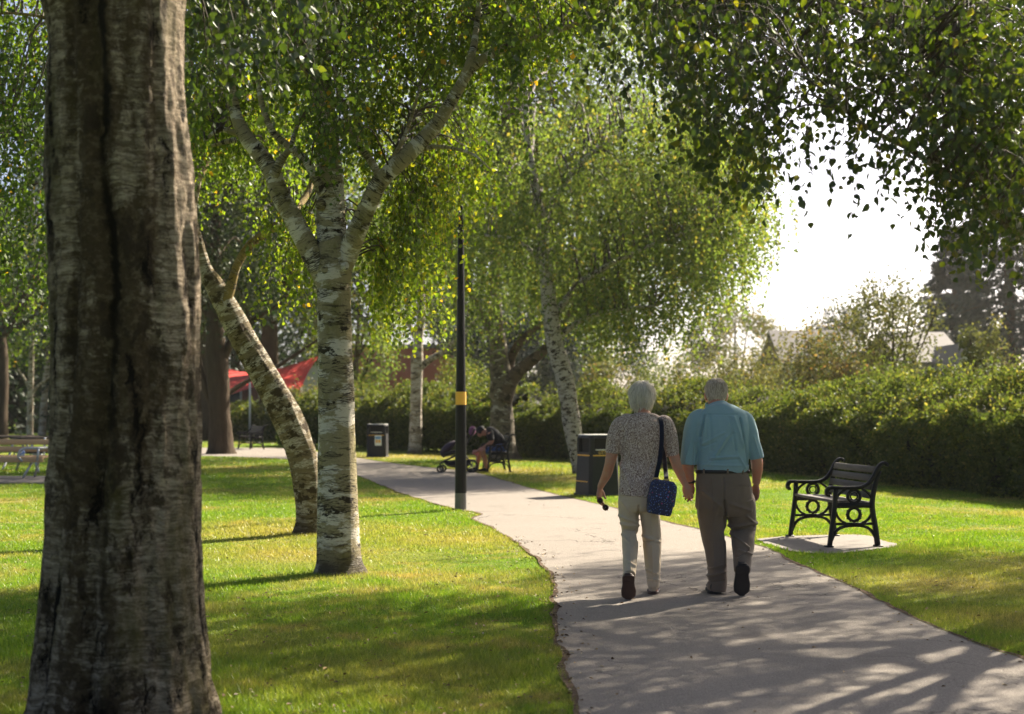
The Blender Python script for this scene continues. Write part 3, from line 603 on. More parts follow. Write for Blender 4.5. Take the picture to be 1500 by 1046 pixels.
wl([(6.8, 13.4, 5.2, .1), (8.4, 14.4, 6.8, .06), (10, 15.6, 7.4, .02)], 10, 7)
wl([(6.8, 13.2, 4.2, .1), (6.4, 11, 5.6, .045), (5.6, 8.8, 6.4, .02), (5, 7.4, 6.6, .008)], 10, 8)
wl([(6.8, 13.4, 5.6, .1), (6.6, 15.6, 6.8, .06), (6.4, 18, 7.4, .02)], 10, 9)
lb, tb = MB(), MB(); kw = dict(near=True, L=.049, Wd=.036)
region([(905, -50), (1560, -50), (1560, 230), (1440, 270), (1380, 220), (1330, 170), (1270, 100), (1180, 80), (1150, 140), (1110, 190), (1050, 180), (1000, 110), (930, 80)], 250, 6, 7.0, 9.8, (.12, .25, .08), (.15, .42), **kw)
region([(1000, 130), (1120, 170), (1110, 250), (1050, 240), (1000, 190)], 14, 5, 7.4, 9, (.08, .2, .06), (.15, .4), shift=.2, **kw)
region([(1340, 210), (1500, 240), (1520, 320), (1440, 340), (1370, 310)], 26, 5, 7.4, 9.5, (.09, .2, .06), (.15, .40), shift=.1, **kw)
for a, b, ln in ((1195, 150, .42), (1215, 160, .6), (1250, 150, .55), (1255, 160, .72), (1175, 190, .35), (1292, 200, .45), (1310, 215, .35), (1165, 215, .45), (1225, 130, .5)):   # single hanging sprays against the sky
    strands(lb, tb, P(a, b, 7.3)[None] + g.normal(0, .03, (2, 3)), np.array([ln, ln * .8]), g, spacing=.04, drift=.12, **kw)
n_ = 2500; gd = np.column_stack([-3.6 + 9.4 * g.random(n_), 4.4 + 9.3 * g.random(n_), np.zeros(n_)]); hh_ = (1.5 + .29 * gd[:, 1]) / .71 + .25 + 1.9 * g.random(n_); ctr = gd + hh_[:, None] * np.array([sd.x / sd.z, sd.y / sd.z, 1])   # high crown that shades path and lawn
keep = ~((ctr[:, 0] / ctr[:, 1] < .40) & (ctr[:, 2] < 1.6 + .288 * ctr[:, 1])) & ~((gd[:, 0] < -.4) & (gd[:, 1] > 10.6)) & (fbm(gd * np.array([.9, .6, 1]) + 3, 19, 3) > -.24)
ctr = ctr[keep]; clump_strands(lb, tb, X, ctr, 8, (.42, .42, .25), g, (.3, .7), L=.066, Wd=.052, spacing=.05, twig=False, br=False); branchlets(tb, X, ctr[::9], g, .004)
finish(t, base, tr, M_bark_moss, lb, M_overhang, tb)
# ---- the two big pale birches by the far bench, one weeping crown behind the couple
def leaf_cloud(lb, ctr, per, rad, L, Wd, g, shift=0., var=.18, droop=.4):
    n = len(ctr) * per; p = np.repeat(ctr, per, 0) + g.normal(0, 1, (n, 3)) * np.asarray(rad)
    ax = g.normal(0, .7, (n, 3)); ax[:, 2] -= droop; tv = np.repeat(g.normal(0, .10, len(ctr)), per)
    leaves(lb, p, ax, g.normal(0, 1, (n, 3)), L * (.6 + .7 * g.random(n)), Wd * (.6 + .7 * g.random(n)), np.clip(.48 + shift + tv + g.normal(0, var, n), 0, 1))
g = np.random.default_rng(15); D6 = 40.5; base = np.array([*G(738, 672)[:2], 0]); t = thing('birch_tree', 'stout grey birch behind the far bench with a low thick bough', 'tree', base, group='birch trees in the park')
tr = MB(); X = []
X.append(limb(tr, [(739, 677, 62), (738, 668, 45), (736, 640, 37), (735, 600, 33), (734, 560, 33), (731, 520, 27), (727, 470, 20), (725, 420, 16), (728, 350, 13), (735, 250, 10), (740, 100, 6), (742, -60, 3)], D6, 26, 140, .06, 1))
bg_ = MB(); X.append(limb(bg_, [(738, 590, 22), (750, 556, 22), (770, 535, 18), (795, 515, 15), (815, 490, 12), (840, 450, 9), (880, 400, 7), (940, 360, 5), (1010, 330, 3)], D6 - .2, 14, None, .08, 2))
X.append(limb(bg_, [(742, 545, 16), (756, 510, 12), (775, 488, 10), (800, 470, 7), (840, 430, 4)], D6 + .2, 12, None, .06, 3))
X.append(limb(tr, [(732, 530, 12), (715, 480, 9), (690, 430, 7), (665, 390, 5), (650, 330, 3)], D6, 10, None, .06, 4))
lb, tb = MB(), MB()
def fregion(lb, tb, X, pl, n, per, d0, d1, rad, lr, tmax=7, **kw):
    q = inpoly_sample(pl, n, g); ctr = np.array([P(a, b, d0 + (d1 - d0) * g.random()) for a, b in q]); st = np.repeat(ctr, per, 0) + g.normal(0, 1, (n * per, 3)) * np.array(rad)
    strands(lb, None, st, lr[0] + (lr[1] - lr[0]) * g.random(len(st)), g, **kw); branchlets(tb, X, ctr[::2], g, .02, .25, tmax)
FK = dict(spacing=.066, L=.085, Wd=.066, spread=.035, drift=.22)
fregion(lb, tb, X, [(640, -60), (1000, -60), (1010, 250), (940, 380), (860, 430), (760, 430), (690, 420), (650, 380), (640, 200)], 300, 8, 37, 46, (.45, .7, .3), (.8, 2.2), **FK)
fregion(lb, tb, X, [(640, 300), (740, 330), (740, 440), (690, 440), (650, 420)], 30, 7, 37.5, 41, (.35, .5, .2), (.8, 1.9), shift=-.05, **FK)
ctr = ellip(60, (1, 41, 13), (6, 5, 3.5), g); leaf_cloud(lb, ctr, 120, (.8, .8, .7), .16, .13, g)
bg_.build('bough', M_brown_birch, t).location = -base
finish(t, base, tr, M_bark_grey, lb, M_weep, tb)

D7 = 31.2; base = np.array([*G(848, 695)[:2], 0]); t = thing('birch_tree', 'slender speckled birch leaning left behind the near litter bin', 'tree', base, group='birch trees in the park')
tr = MB(); X = []
X.append(limb(tr, [(849, 699, 24), (848, 692, 20), (845, 665, 22), (839, 630, 25), (833, 590, 26), (826, 550, 26), (814, 510, 25), (806, 460, 23), (801, 410, 20), (797, 360, 16), (790, 310, 13), (780, 250, 11), (772, 190, 9), (768, 80, 6), (765, -40, 3)], D7, 26, 140, .05, 5))
X.append(limb(tr, [(808, 470, 12), (840, 425, 9), (880, 395, 8), (925, 372, 6), (990, 345, 4), (1040, 330, 2)], D7, 10, seed=6))
X.append(limb(tr, [(812, 500, 10), (850, 470, 8), (900, 455, 6), (960, 448, 3)], D7 + .2, 10, seed=7)); X.append(limb(tr, [(800, 400, 10), (780, 370, 7), (750, 350, 5), (710, 345, 3)], D7, 10, seed=8))
X.append(limb(tr, [(792, 320, 9), (850, 240, 7), (920, 190, 5), (1000, 160, 3)], D7, 10, seed=9))
lb, tb = MB(), MB()
fregion(lb, tb, X, [(720, 180), (1000, 120), (1100, 210), (1105, 330), (1070, 400), (1010, 440), (920, 460), (830, 440), (740, 400), (700, 320)], 330, 8, 29.5, 37, (.38, .6, .22), (.6, 1.7), shift=.08, **FK)
fregion(lb, tb, X, [(1000, 150), (1110, 190), (1110, 330), (1060, 380), (1000, 380)], 100, 8, 30, 36, (.3, .5, .2), (.8, 2.0), shift=.1, **FK)
fregion(lb, tb, X, [(840, 400), (1040, 420), (1020, 480), (920, 500), (850, 480)], 34, 7, 29.5, 34, (.3, .5, .1), (.4, 1.0), shift=.14, **FK)
finish(t, base, tr, M_bark_speck, lb, M_weep, tb)

D5 = 45.5; base = np.array([*G(608, 664)[:2], 0]); t = thing('birch_tree', 'slim young birch with pale banded trunk between far bin and hedge', 'tree', base, group='birch trees in the park')
tr = MB(); X = []
X.append(limb(tr, [(607, 668, 30), (608, 660, 21), (609, 620, 18), (610, 570, 17), (611, 530, 18), (613, 500, 13), (617, 450, 12), (614, 380, 10), (612, 280, 8), (615, 150, 5), (618, 40, 2)], D5, 20, 100, .04, 3))
X.append(limb(tr, [(613, 540, 12), (628, 528, 10), (648, 516, 8), (670, 497, 7), (695, 472, 5), (720, 450, 3)], D5, 10, seed=4)); X.append(limb(tr, [(612, 500, 8), (595, 470, 6), (570, 450, 4)], D5, 8, seed=5))
lb, tb = MB(), MB()
fregion(lb, tb, X, [(540, 250), (690, 250), (700, 420), (660, 470), (600, 450), (550, 440)], 70, 7, 43, 48, (.4, .6, .25), (.7, 1.7), shift=-.02, **FK)
ctr = ellip(30, (-3, 46, 9), (3, 3, 3), g); leaf_cloud(lb, ctr, 110, (.7, .7, .6), .16, .13, g)
finish(t, base, tr, M_bark_far, lb, M_weep, tb)

# ---- broad dark tree at the back left, slim pale trunks by the picnic tables, background trees
def broad_tree(label, x, y, h, r, trunk_r, seed, leafm, barkm, ncl=70, per=220, lsz=.16, low=.25, name='broadleaf_tree', shell=.45, limbs=7, group='trees behind the park', shift=0., sp=.13, splits=None):
    g = np.random.default_rng(seed); t = thing(name, label, 'tree', (x, y, 0), group=group); tr = MB(); X = []
    top = np.array([g.normal(0, .2), g.normal(0, .2), h * .85])
    q = spline(np.array([[0, 0, -.1, trunk_r * 1.6], [0, 0, .35, trunk_r * 1.1], [g.normal(0, .1), 0, h * .3, trunk_r * .85], [*(top * .6), trunk_r * .5], [*top, trunk_r * .1]]), 30)
    tube(tr, q[:, :3], q[:, 3], seg=16, nz=.07, seed=seed); X.append(q)
    cz, rz = h * (low + 1) / 2, h * (1 - low) / 2; ctr = ellip(ncl, (0, 0, cz), (r, r, rz), g, shell)
    for k in range(limbs):
        c = ctr[k]; z0 = h * (low * .7 + .3 * g.random()); a = q[np.abs(q[:, 2] - z0).argmin()]
        m = (a[:3] + c) / 2 + np.array([0, 0, -.05 * h]); lq = np.column_stack([np.array([a[:3], m, c]), [a[3] * .6, a[3] * .35, .02]]); tube(tr, lq[:, :3], lq[:, 3], seg=8, n=14, nz=.06, seed=seed + k); X.append(spline(lq, 14))
    lb, tb = MB(), MB(); leaf_cloud(lb, ctr, per, np.array([r, r, rz * .8]) * sp, lsz, lsz * .75, g, shift); branchlets(tb, X, ctr[::2], g, .03, .3, r)
    tr.build('trunk', barkm, t); lb.absorb(tb).build('crown', [leafm, barkm], t); return t
def conifer(label, x, y, h, r, seed, leafm, n=26, per=46, name='conifer_tree', low=.06, tuft=.34):
    g = np.random.default_rng(seed); t = thing(name, label, 'tree', (x, y, 0), group='trees behind the park'); tr, tb, lb = MB(), MB(), MB()
    tube(tr, [(0, 0, -.1), (0, 0, h * .5), (0, 0, h)], [.035 * h, .018 * h, .01], seg=10, n=12)
    for k in range(n):
        z = h * (low + (1 - low) * (k + .5 * g.random()) / n); rr = r * (1 - (z / h - low) / (1 - low)) ** .75 * (.8 + .35 * g.random()) + .15
        m = 9
        for j in range(m):
            a = 6.283 * (j + g.random() * .8) / m + k; l = rr * (.7 + .4 * g.random()); e = np.array([math.cos(a) * l, math.sin(a) * l, z - .18 * l - .1])
            tube(tb, [(0, 0, z), tuple(e * np.array([.5, .5, 0]) + np.array([0, 0, z + .02 * l])), e], [.02, .015, .004], seg=4, n=5, cap=False)
            s = np.sqrt(g.random(per)); p = np.array([0, 0, z]) + s[:, None] * (e - np.array([0, 0, z])) + np.column_stack([0 * s, 0 * s, .2 * l * s * (1 - s)]) + g.normal(0, 1, (per, 3)) * np.array([.16, .16, .10]) * (.5 + l * .25)
            ax = g.normal(0, .5, (per, 3)) + np.array([math.cos(a), math.sin(a), -.5]); leaves(lb, p, ax, g.normal(0, 1, (per, 3)), tuft * (.6 + .6 * g.random(per)), tuft * .3, np.clip(.45 + g.normal(0, .2, per) + .1 * vnoise(np.array([[k, j, seed]]))[0], 0, 1))
    tr.build('trunk', M_brown, t); lb.absorb(tb).build('crown', [leafm, M_brown], t); return t
px_ = lambda px, D: (px - 750) * D / FPX
# the dark-trunked tree, shaped from the photograph
g = np.random.default_rng(16); D4 = 45.5; base = np.array([*G(325, 665)[:2], 0]); t = thing('broadleaf_tree', 'dark broadleaf tree with stout brown trunk left of the leaning birch', 'tree', base, group='trees behind the park')
tr = MB(); X = []
X.append(limb(tr, [(324, 670, 56), (324, 660, 42), (323, 630, 33), (321, 590, 31), (319, 540, 32), (316, 500, 28), (315, 440, 22), (316, 360, 16), (318, 250, 10), (318, 120, 4)], D4, 20, 120, .06, 3))
for k, pl in enumerate([[(314, 595, 14), (300, 565, 11), (292, 530, 8), (286, 480, 5)], [(322, 540, 14), (340, 500, 11), (370, 470, 8), (420, 440, 5)], [(328, 580, 9), (365, 557, 7, .6), (400, 541, 6, 1), (432, 520, 5, 1.4), (470, 495, 3, 2)], [(314, 480, 10), (280, 420, 8), (240, 380, 5)]]): X.append(limb(tr, pl, D4, 10, seed=k))
lb, tb = MB(), MB()
q = inpoly_sample([(215, 150), (450, 150), (470, 400), (450, 455), (380, 460), (340, 470), (290, 490), (230, 470)], 150, g); ctr = np.array([P(a, b, 42.5 + 6 * g.random()) for a, b in q])
leaf_cloud(lb, ctr, 130, (.5, .6, .4), .13, .10, g); branchlets(tb, X, ctr[::2], g, .03, .3, 5)
finish(t, base, tr, M_brown, lb, leaf_mat('dark_broadleaf', [(0, (.009, .018, .006)), (.6, (.022, .036, .010)), (1, (.07, .08, .018))], .35, .03), tb, M_brown)
for k, (a, b, D, w, lbl) in enumerate(((44, 640, 72, 10, 'slim pale trunked birch with low fork behind the picnic tables'), (62, 638, 77, 11, 'grey leaning birch standing just right of the forked slim birch'))):
    g = np.random.default_rng(60 + k); base = np.array([px_(a, D), D, 0]); t = thing('birch_tree', lbl, 'tree', base, group='birch trees in the park'); tr, lb, tb = MB(), MB(), MB(); X = []
    X.append(limb(tr, [(a, 643, w * 1.3), (a, 630, w), (a + 1 + 3 * k, 570, w * .9), (a + 2 + 6 * k, 530, w * .8), (a + 3 + 8 * k, 470, w * .6), (a + 5 + 8 * k, 380, w * .4), (a + 5, 280, w * .2)], D, 14, seed=k))
    if k == 0: X.append(limb(tr, [(45, 575, 5), (36, 555, 4), (26, 540, 3)], D, 8)); X.append(limb(tr, [(46, 578, 6), (56, 565, 4), (72, 552, 4), (84, 530, 2)], D, 8))
    q = inpoly_sample([(a - 70, 330), (a + 60, 330), (a + 60, 480), (a + 10, 520), (a - 60, 545)], 46, g); ctr = np.array([P(u, v, D + g.normal(0, 1.5)) for u, v in q]); leaf_cloud(lb, ctr, 70, (.6, .6, .4), .17, .14, g, .1 - .15 * k); branchlets(tb, X, ctr[::2], g, .03, .3, 6)
    finish(t, base, tr, M_bark_far, lb, M_birch, tb, M_brown)
broad_tree('dark trunked tree at the far left edge by the picnic tables', px_(-2, 66), 66, 13, 4.5, .38, 61, M_dark, M_brown, 70, 120, .2, .35)
for k, (px, D, h, r, lbl) in enumerate(((-40, 84, 17, 5.5, 'tall dark conifer behind the picnic tables at far left'), (70, 92, 19, 6, 'broad dark conifer rising behind the thick birch'), (190, 80, 17, 5.5, 'dark conifer filling the gap behind the thick birch'),
                                       (300, 66, 15.5, 4.6, 'dark drooping conifer behind the leaning birch'), (395, 72, 17, 5, 'tall drooping conifer behind the forked birch'))):
    conifer(lbl, px_(px, D), D, h, r, 70 + k, M_dark, 26, 60, tuft=.5, low=.02 if k < 3 else .40)
broad_tree('dark leafy tree behind the long brick building', px_(345, 104), 104, 15, 7.5, .4, 94, M_dark, M_brown, 120, 170, .3, .12)
broad_tree('pale willow like tree by the red hall', px_(522, 72), 72, 10, 2.8, .2, 81, M_weep, M_brown, 60, 170, .17, .26, name='willow_tree', shift=.1)
broad_tree('tall leafy tree behind the slim young birch', px_(560, 92), 92, 22, 7, .4, 82, M_birch_dark, M_brown, 120, 180, .26, .3, shift=.15)
broad_tree('tall leafy tree behind the stout grey birch', px_(690, 100), 100, 23, 7.5, .4, 83, M_weep, M_brown, 130, 180, .28, .3)
broad_tree('tall leafy tree high behind the weeping crown', px_(850, 112), 112, 26, 8.5, .45, 84, M_weep, M_brown, 150, 180, .30, .3)
broad_tree('dark rounded tree low behind the stout grey birch', px_(755, 78), 78, 7.4, 3.4, .22, 85, M_blue, M_brown, 80, 200, .2, .22)
broad_tree('grey green tree right of the lamp post behind the hedge', px_(700, 86), 86, 9, 3.0, .22, 89, M_blue, M_brown, 60, 170, .2, .45, shift=.1)
broad_tree('mid green tree filling the gap behind the slender speckled birch', px_(815, 84), 84, 9.5, 3.4, .22, 90, M_birch_dark, M_brown, 70, 170, .2, .2, shift=.2)
broad_tree('grey green tree behind the woman, beyond the hedge', px_(880, 95), 95, 8, 3.6, .22, 86, M_blue, M_brown, 44, 140, .22, .2, shift=.2)
broad_tree('pale grey green tree left of the sky gap', px_(1075, 105), 105, 10, 3.4, .22, 87, M_scrub, M_brown, 46, 150, .24, .15)
conifer('dark blue conifer at the right edge beyond the house', px_(1478, 86), 86, 17.5, 5.6, 91, M_blue, 26, 60, tuft=.55)
conifer('second dark conifer behind the house, partly behind the overhanging boughs', px_(1398, 96), 96, 14.2, 4.2, 92, M_blue, 24, 60, tuft=.55)
conifer('dark conifer beyond the right edge of the hedge', px_(1600, 84), 84, 17, 5.4, 93, M_blue, 26, 50, tuft=.55)
broad_tree('pale distant tree left of the orchard trees', px_(1232, 120), 120, 10.2, 2.6, .22, 88, M_blue, M_brown, 40, 110, .26, .2, shift=.35)
for k, (px, D, h, r, lbl) in enumerate(((1275, 42, 5.0, 1.5, 'airy orchard tree with open branches above the hedge'), (1310, 40, 5.2, 1.3, 'taller open orchard tree with crooked stem above the hedge'), (1445, 38, 3.9, .8, 'small yellowing tree in front of the house gable'), (1218, 46, 4.0, 1.2, 'low dark bushy tree left of the orchard trees'))):
    broad_tree(lbl, px_(px, D), D, h, r, .08, 100 + k, M_scrub if k != 3 else M_hedge, M_brown, 50, 62, .10, .35, name='orchard_tree', shell=.3, limbs=7, group='small trees beyond the hedge', shift=-.1, sp=.15)
def bush(label, x, y, h, r, seed, m, n=30, per=150, lsz=.1, shift=0.):
    g = np.random.default_rng(seed); t = thing('bush', label, 'bush', (x, y, 0), group='bushes beyond the hedge'); tr, lb = MB(), MB(); ctr = ellip(n, (0, 0, h * .55), (r, r, h * .45), g, .3)
    for c in ctr[:12]: tube(tr, [(0, 0, 0), tuple(c * np.array([.4, .4, .6])), c], [.03, .02, .006], seg=5, n=7)
    leaf_cloud(lb, ctr, per, (r * .2, r * .2, h * .13), lsz, lsz * .7, g, shift)
    for c in ctr[:16]:
        e = c + np.array([g.normal(0, .1), g.normal(0, .1), .5 * g.random() + .3]); tube(tr, [c, e], [.008, .003], seg=4, n=3); s = g.random(14)[:, None]; p = c + s * (e - c) + g.normal(0, .03, (14, 3)); leaves(lb, p, g.normal(0, 1, (14, 3)), g.normal(0, 1, (14, 3)), lsz, lsz * .6, np.full(14, .6 + shift))
    lb.absorb(tr).build('foliage', [m, M_brown], t)
for k, (px, D, h, r, lbl) in enumerate(((-30, 90, 8, 4.2, 'dark evergreen shrub at the far left edge'), (42, 94, 9, 4.0, 'dark evergreen shrub behind the forked slim birch'), (100, 90, 8, 4.0, 'dark evergreen shrub just left of the thick birch'))):
    bush(lbl, px_(px, D), D, h, r, 150 + k, M_dark, 90, 190, .3)
for k, (px, D, h, r, m, lbl, sh) in enumerate(((1150, 43, 3.5, 1.3, M_scrub, 'dry straw coloured bush right of the weeping crown', .1), (1195, 41, 3.6, 1.2, M_scrub, 'tall dry bush under the sky gap', .15), (1250, 38, 2.7, .9, M_scrub, 'bush with reddish tips under the orchard trees', .3), (1300, 36, 2.5, .8, M_hedge, 'leafy green bush below the crooked orchard tree', .1),
                                              (1095, 47, 3.4, 1.3, M_scrub, 'pale bush behind the man, beyond the hedge', 0), (1030, 50, 3.5, 1.4, M_scrub, 'pale bush between the heads of the couple', 0), (960, 52, 3.4, 1.4, M_hedge, 'green bush just right of the woman, beyond the hedge', .1), (890, 50, 3.2, 1.2, M_scrub, 'pale yellow bush left of the woman, beyond the hedge', 0),
                                              (1390, 33, 2.1, .7, M_hedge, 'green bush below the house gable', .1), (1470, 29, 2.0, .8, M_hedge, 'bright leafy bush at the right edge of the hedge', .15), (668, 55, 3.4, .9, M_hedge, 'bright bush left of the lamp post behind the hedge', .2), (446, 62, 2.3, .8, M_scrub, 'feathery pale shrub below the red sail', .2), (700, 58, 3.2, 1.3, M_hedge, 'bright bush right of the lamp post behind the hedge', .15))):
    bush(lbl, px_(px, D), D, h, r, 120 + k, m, shift=sh)

# ================================================================ hedges
def hedge(label, line, h, th, n, lsz, seed, shoots=200, rough=.12):
    g = np.random.default_rng(seed); L = spline(np.array(line, float), 160); d = np.concatenate([[0], np.cumsum(np.linalg.norm(np.diff(L, axis=0), axis=1))])
    base = np.array([L[80][0], L[80][1], 0]); t = thing('hedge', label, 'hedge', base, group='hedges round the park')
    tn = nrm(np.gradient(L, axis=0)); nv = np.column_stack([-tn[:, 1], tn[:, 0]]); nv *= np.sign((nv * -L).sum(1, keepdims=True))   # towards the camera side
    def at(s): return np.column_stack([np.interp(s, d, L[:, 0]), np.interp(s, d, L[:, 1])]), np.column_stack([np.interp(s, d, nv[:, 0]), np.interp(s, d, nv[:, 1])])
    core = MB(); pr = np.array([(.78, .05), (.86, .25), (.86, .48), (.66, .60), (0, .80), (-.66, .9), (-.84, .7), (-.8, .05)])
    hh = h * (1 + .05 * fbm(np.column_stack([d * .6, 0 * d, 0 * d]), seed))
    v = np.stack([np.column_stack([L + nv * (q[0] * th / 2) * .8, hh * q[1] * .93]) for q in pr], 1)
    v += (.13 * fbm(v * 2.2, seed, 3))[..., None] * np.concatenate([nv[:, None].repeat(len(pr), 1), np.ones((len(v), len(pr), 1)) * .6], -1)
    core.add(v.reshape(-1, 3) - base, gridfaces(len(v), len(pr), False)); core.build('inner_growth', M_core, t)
    lb, tb = MB(), MB(); s = d[-1] * g.random(n); c, nn = at(s); k = g.random(n); dep = np.abs(g.normal(0, 1, n))
    hs = np.interp(s, d, hh); prof = 1 + rough * 2 * fbm(np.column_stack([s * .9, s * 0 + 3, s * 0]), seed + 5, 3)
    tp = lambda w: .60 + .40 * np.clip(.5 - w / th, 0, 1) ** .8
    z = hs * .64 * g.random(n) ** .9; off = th / 2 * (1.0 - .22 * (z / hs / .64) ** 3)
    lump = .16 * fbm(np.column_stack([s * 1.3, z * 1.6, s * 0]), seed + 2, 3) + .10 * vnoise(np.column_stack([s * 4, z * 4, s * 0 + 9]), seed + 7)
    u = off + lump - .13 * dep; top = (k > .42) & (k < .93); back = k >= .93
    u = np.where(back, -off - lump + .13 * dep, u); uu = th * (g.random(n) - .5) * 1.04; u = np.where(top, uu, u)
    zt = hs * prof * tp(uu) * (1 - .12 * np.abs(uu / th * 2) ** 4) + .14 * fbm(np.column_stack([s * 2, uu * 2, s * 0]), seed + 3, 3) - .12 * dep; z = np.where(top, zt, np.minimum(z, zt.clip(.05)))
    p = np.column_stack([c + nn * u[:, None], np.maximum(z, .03)])
    on = np.column_stack([nn, np.full(n, .4)]); on[top] = (0, 0, 1); on[back, :2] *= -1
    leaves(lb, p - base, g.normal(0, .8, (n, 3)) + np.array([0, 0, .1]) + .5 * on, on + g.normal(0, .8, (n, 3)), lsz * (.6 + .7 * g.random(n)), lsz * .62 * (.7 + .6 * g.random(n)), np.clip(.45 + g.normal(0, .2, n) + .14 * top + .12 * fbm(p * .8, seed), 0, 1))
    s = d[-1] * g.random(shoots); c, nn = at(s); u = th * .9 * (g.random(shoots) - .5); z = np.interp(s, d, hh) * tp(u) * .97
    a = np.column_stack([c + nn * u[:, None], z]) - base; ln = .15 + .55 * g.random(shoots) ** 2; e = a + np.column_stack([g.normal(0, .12, (shoots, 2)) * ln[:, None], ln])
    for q, w in zip(a, e): tube(tb, [q, w], [.006, .002], seg=3, n=2, cap=False)
    m = 16; f = g.random((shoots, m, 1)); p = (a[:, None] + f * (e - a)[:, None] + g.normal(0, .025, (shoots, m, 3))).reshape(-1, 3); n2 = len(p)
    leaves(lb, p, g.normal(0, .7, (n2, 3)) + np.array([0, 0, .5]), g.normal(0, 1, (n2, 3)), lsz * .9, lsz * .55, np.clip(.66 + g.normal(0, .15, n2), 0, 1))
    lb.absorb(tb).build('leaves', [M_hedge, M_brown], t); return t
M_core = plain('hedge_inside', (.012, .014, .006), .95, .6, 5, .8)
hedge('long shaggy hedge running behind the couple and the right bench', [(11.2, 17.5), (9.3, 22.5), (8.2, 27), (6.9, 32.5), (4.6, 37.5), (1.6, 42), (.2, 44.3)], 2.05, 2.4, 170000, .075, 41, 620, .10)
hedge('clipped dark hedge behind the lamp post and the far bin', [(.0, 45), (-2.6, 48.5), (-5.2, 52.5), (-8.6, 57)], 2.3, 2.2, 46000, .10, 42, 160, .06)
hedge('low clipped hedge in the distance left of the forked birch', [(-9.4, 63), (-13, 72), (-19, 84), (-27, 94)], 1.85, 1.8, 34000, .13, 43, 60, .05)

# ================================================================ buildings behind the trees
M_brick = (lambda t: t.bsdf(t.n('TexBrick', Vector=t.scale(t.pos(), (1, 1, 1)), Color1=(.23, .085, .06), Color2=(.17, .06, .05), Mortar=(.3, .26, .23), Scale=3.2).outputs[0], .9))(NT('red_brick'))
M_clad = plain('red_cladding', (.42, .12, .11), .7, .12, .4, .1); M_white = plain('white_render', (.52, .52, .50), .8, .06, .6, .1); M_pale = plain('pale_panel', (.55, .56, .56), .8, .08, .5, .1)
M_slate = plain('slate_roof', (.22, .21, .22), .75, .2, 2, .3); M_tile = plain('pale_roof', (.12, .11, .105), .8, .15, 2, .3); M_glass = plain('window_glass', (.05, .06, .07), .1, .1, 1, 0); M_sail = plain('red_canvas', (.70, .045, .03), .7, .08, 2, .1)
def building(name, label, x0, x1, y, dep, h, wallm, roofm, gable=None, wins=(), ridge=1.4, along='x', cat='building'):
    t = thing(name, label, cat, ((x0 + x1) / 2, y + dep / 2, 0), group='buildings beyond the park'); w = x1 - x0; m = MB(); box(m, (0, 0, h / 2), (w, dep, h)); 
    if gable and along == 'y':     # gable end faces the camera
        m.add([(-w / 2, -dep / 2, h), (w / 2, -dep / 2, h), (0, -dep / 2, h + ridge), (-w / 2, dep / 2, h), (w / 2, dep / 2, h), (0, dep / 2, h + ridge)], [np.array([[0, 1, 2], [4, 3, 5]])])
    m.build('wall', wallm, t, False); m = MB(); o = .3
    if gable:
        if along == 'y':
            for s in (-1, 1): a = math.atan2(ridge, w / 2); l = math.hypot(w / 2, ridge) + o; box(m, (s * (w / 4 + .1), 0, h + ridge / 2 + .05), (l, dep + .7, .14), ry=s * a)
        else:
            for s in (-1, 1): a = math.atan2(ridge, dep / 2); l = math.hypot(dep / 2, ridge) + o; box(m, (0, s * (dep / 4 + .1), h + ridge / 2 + .05), (w + .7, l, .14), rx=-s * a)
    else: box(m, (0, 0, h + .12), (w + .4, dep + .4, .24))
    m.build('roof', roofm, t, False)
    if gable and along == 'y':
        for s in (-1, 1):
            m = MB(); a = math.atan2(ridge, w / 2); l = math.hypot(w / 2, ridge) + .35; box(m, (s * (w / 4 + .1), -dep / 2 - .42, h + ridge / 2), (l, .08, .34), ry=s * a); m.build('barge_board', M_white, t, False)
    for (wx, wz, ww, wh) in wins:
        f = MB(); 
        for dx, dz, sx, sz in ((-ww / 2, 0, .1, wh + .1), (ww / 2, 0, .1, wh + .1), (0, wh / 2, ww - .1, .1), (0, -wh / 2, ww - .1, .1)): box(f, (wx - (x0 + x1) / 2 + dx, -dep / 2 - .04, wz + dz), (sx, .12, sz))
        fo = f.build('window', M_white, t, False); gm = MB(); box(gm, (wx - (x0 + x1) / 2, -dep / 2 - .02, wz), (ww - .1, .05, wh - .1)); gm.build('pane', M_glass, fo, False)
    return t
building('brick_building', 'long low red brick building behind the dark broadleaf tree', px_(170, 86), px_(470, 86), 86, 9, 3.5, M_brick, M_slate, wins=[(px_(297, 86), 2.3, .9, 1.3), (px_(341, 86), 2.2, 1.0, 2.0), (px_(240, 86), 2.2, 1.4, 1.4)])
building('red_hall', 'dusky red clad hall behind the slim young birch', px_(505, 90), px_(668, 90), 90, 12, 5.3, M_clad, M_slate)
building('white_building', 'white walled building behind the forked birch', px_(440, 82), px_(500, 82), 82, 3, 4.2, M_white, M_slate)
building('pale_building', 'pale grey building between lamp post and stout birch', px_(672, 96), px_(726, 96), 96, 8, 5.5, M_pale, M_slate, wins=[(px_(690, 96), 3.4, 1, 1.2)])
building('house', 'house with slate roof and white barge boards beyond the hedge', px_(1328, 70), px_(1408, 70), 70, 8, 3.7, M_brick, M_tile, True, ridge=1.6)
building('house', 'white gabled house wing behind the small yellowing tree', px_(1398, 66), px_(1450, 66), 66, 7, 3.0, M_white, M_tile, True, ridge=1.35, along='y')
building('long_house', 'long house with pale roof under the sky gap', px_(1150, 92), px_(1260, 92), 92, 8, 4.4, M_white, M_tile, True, ridge=2.2)
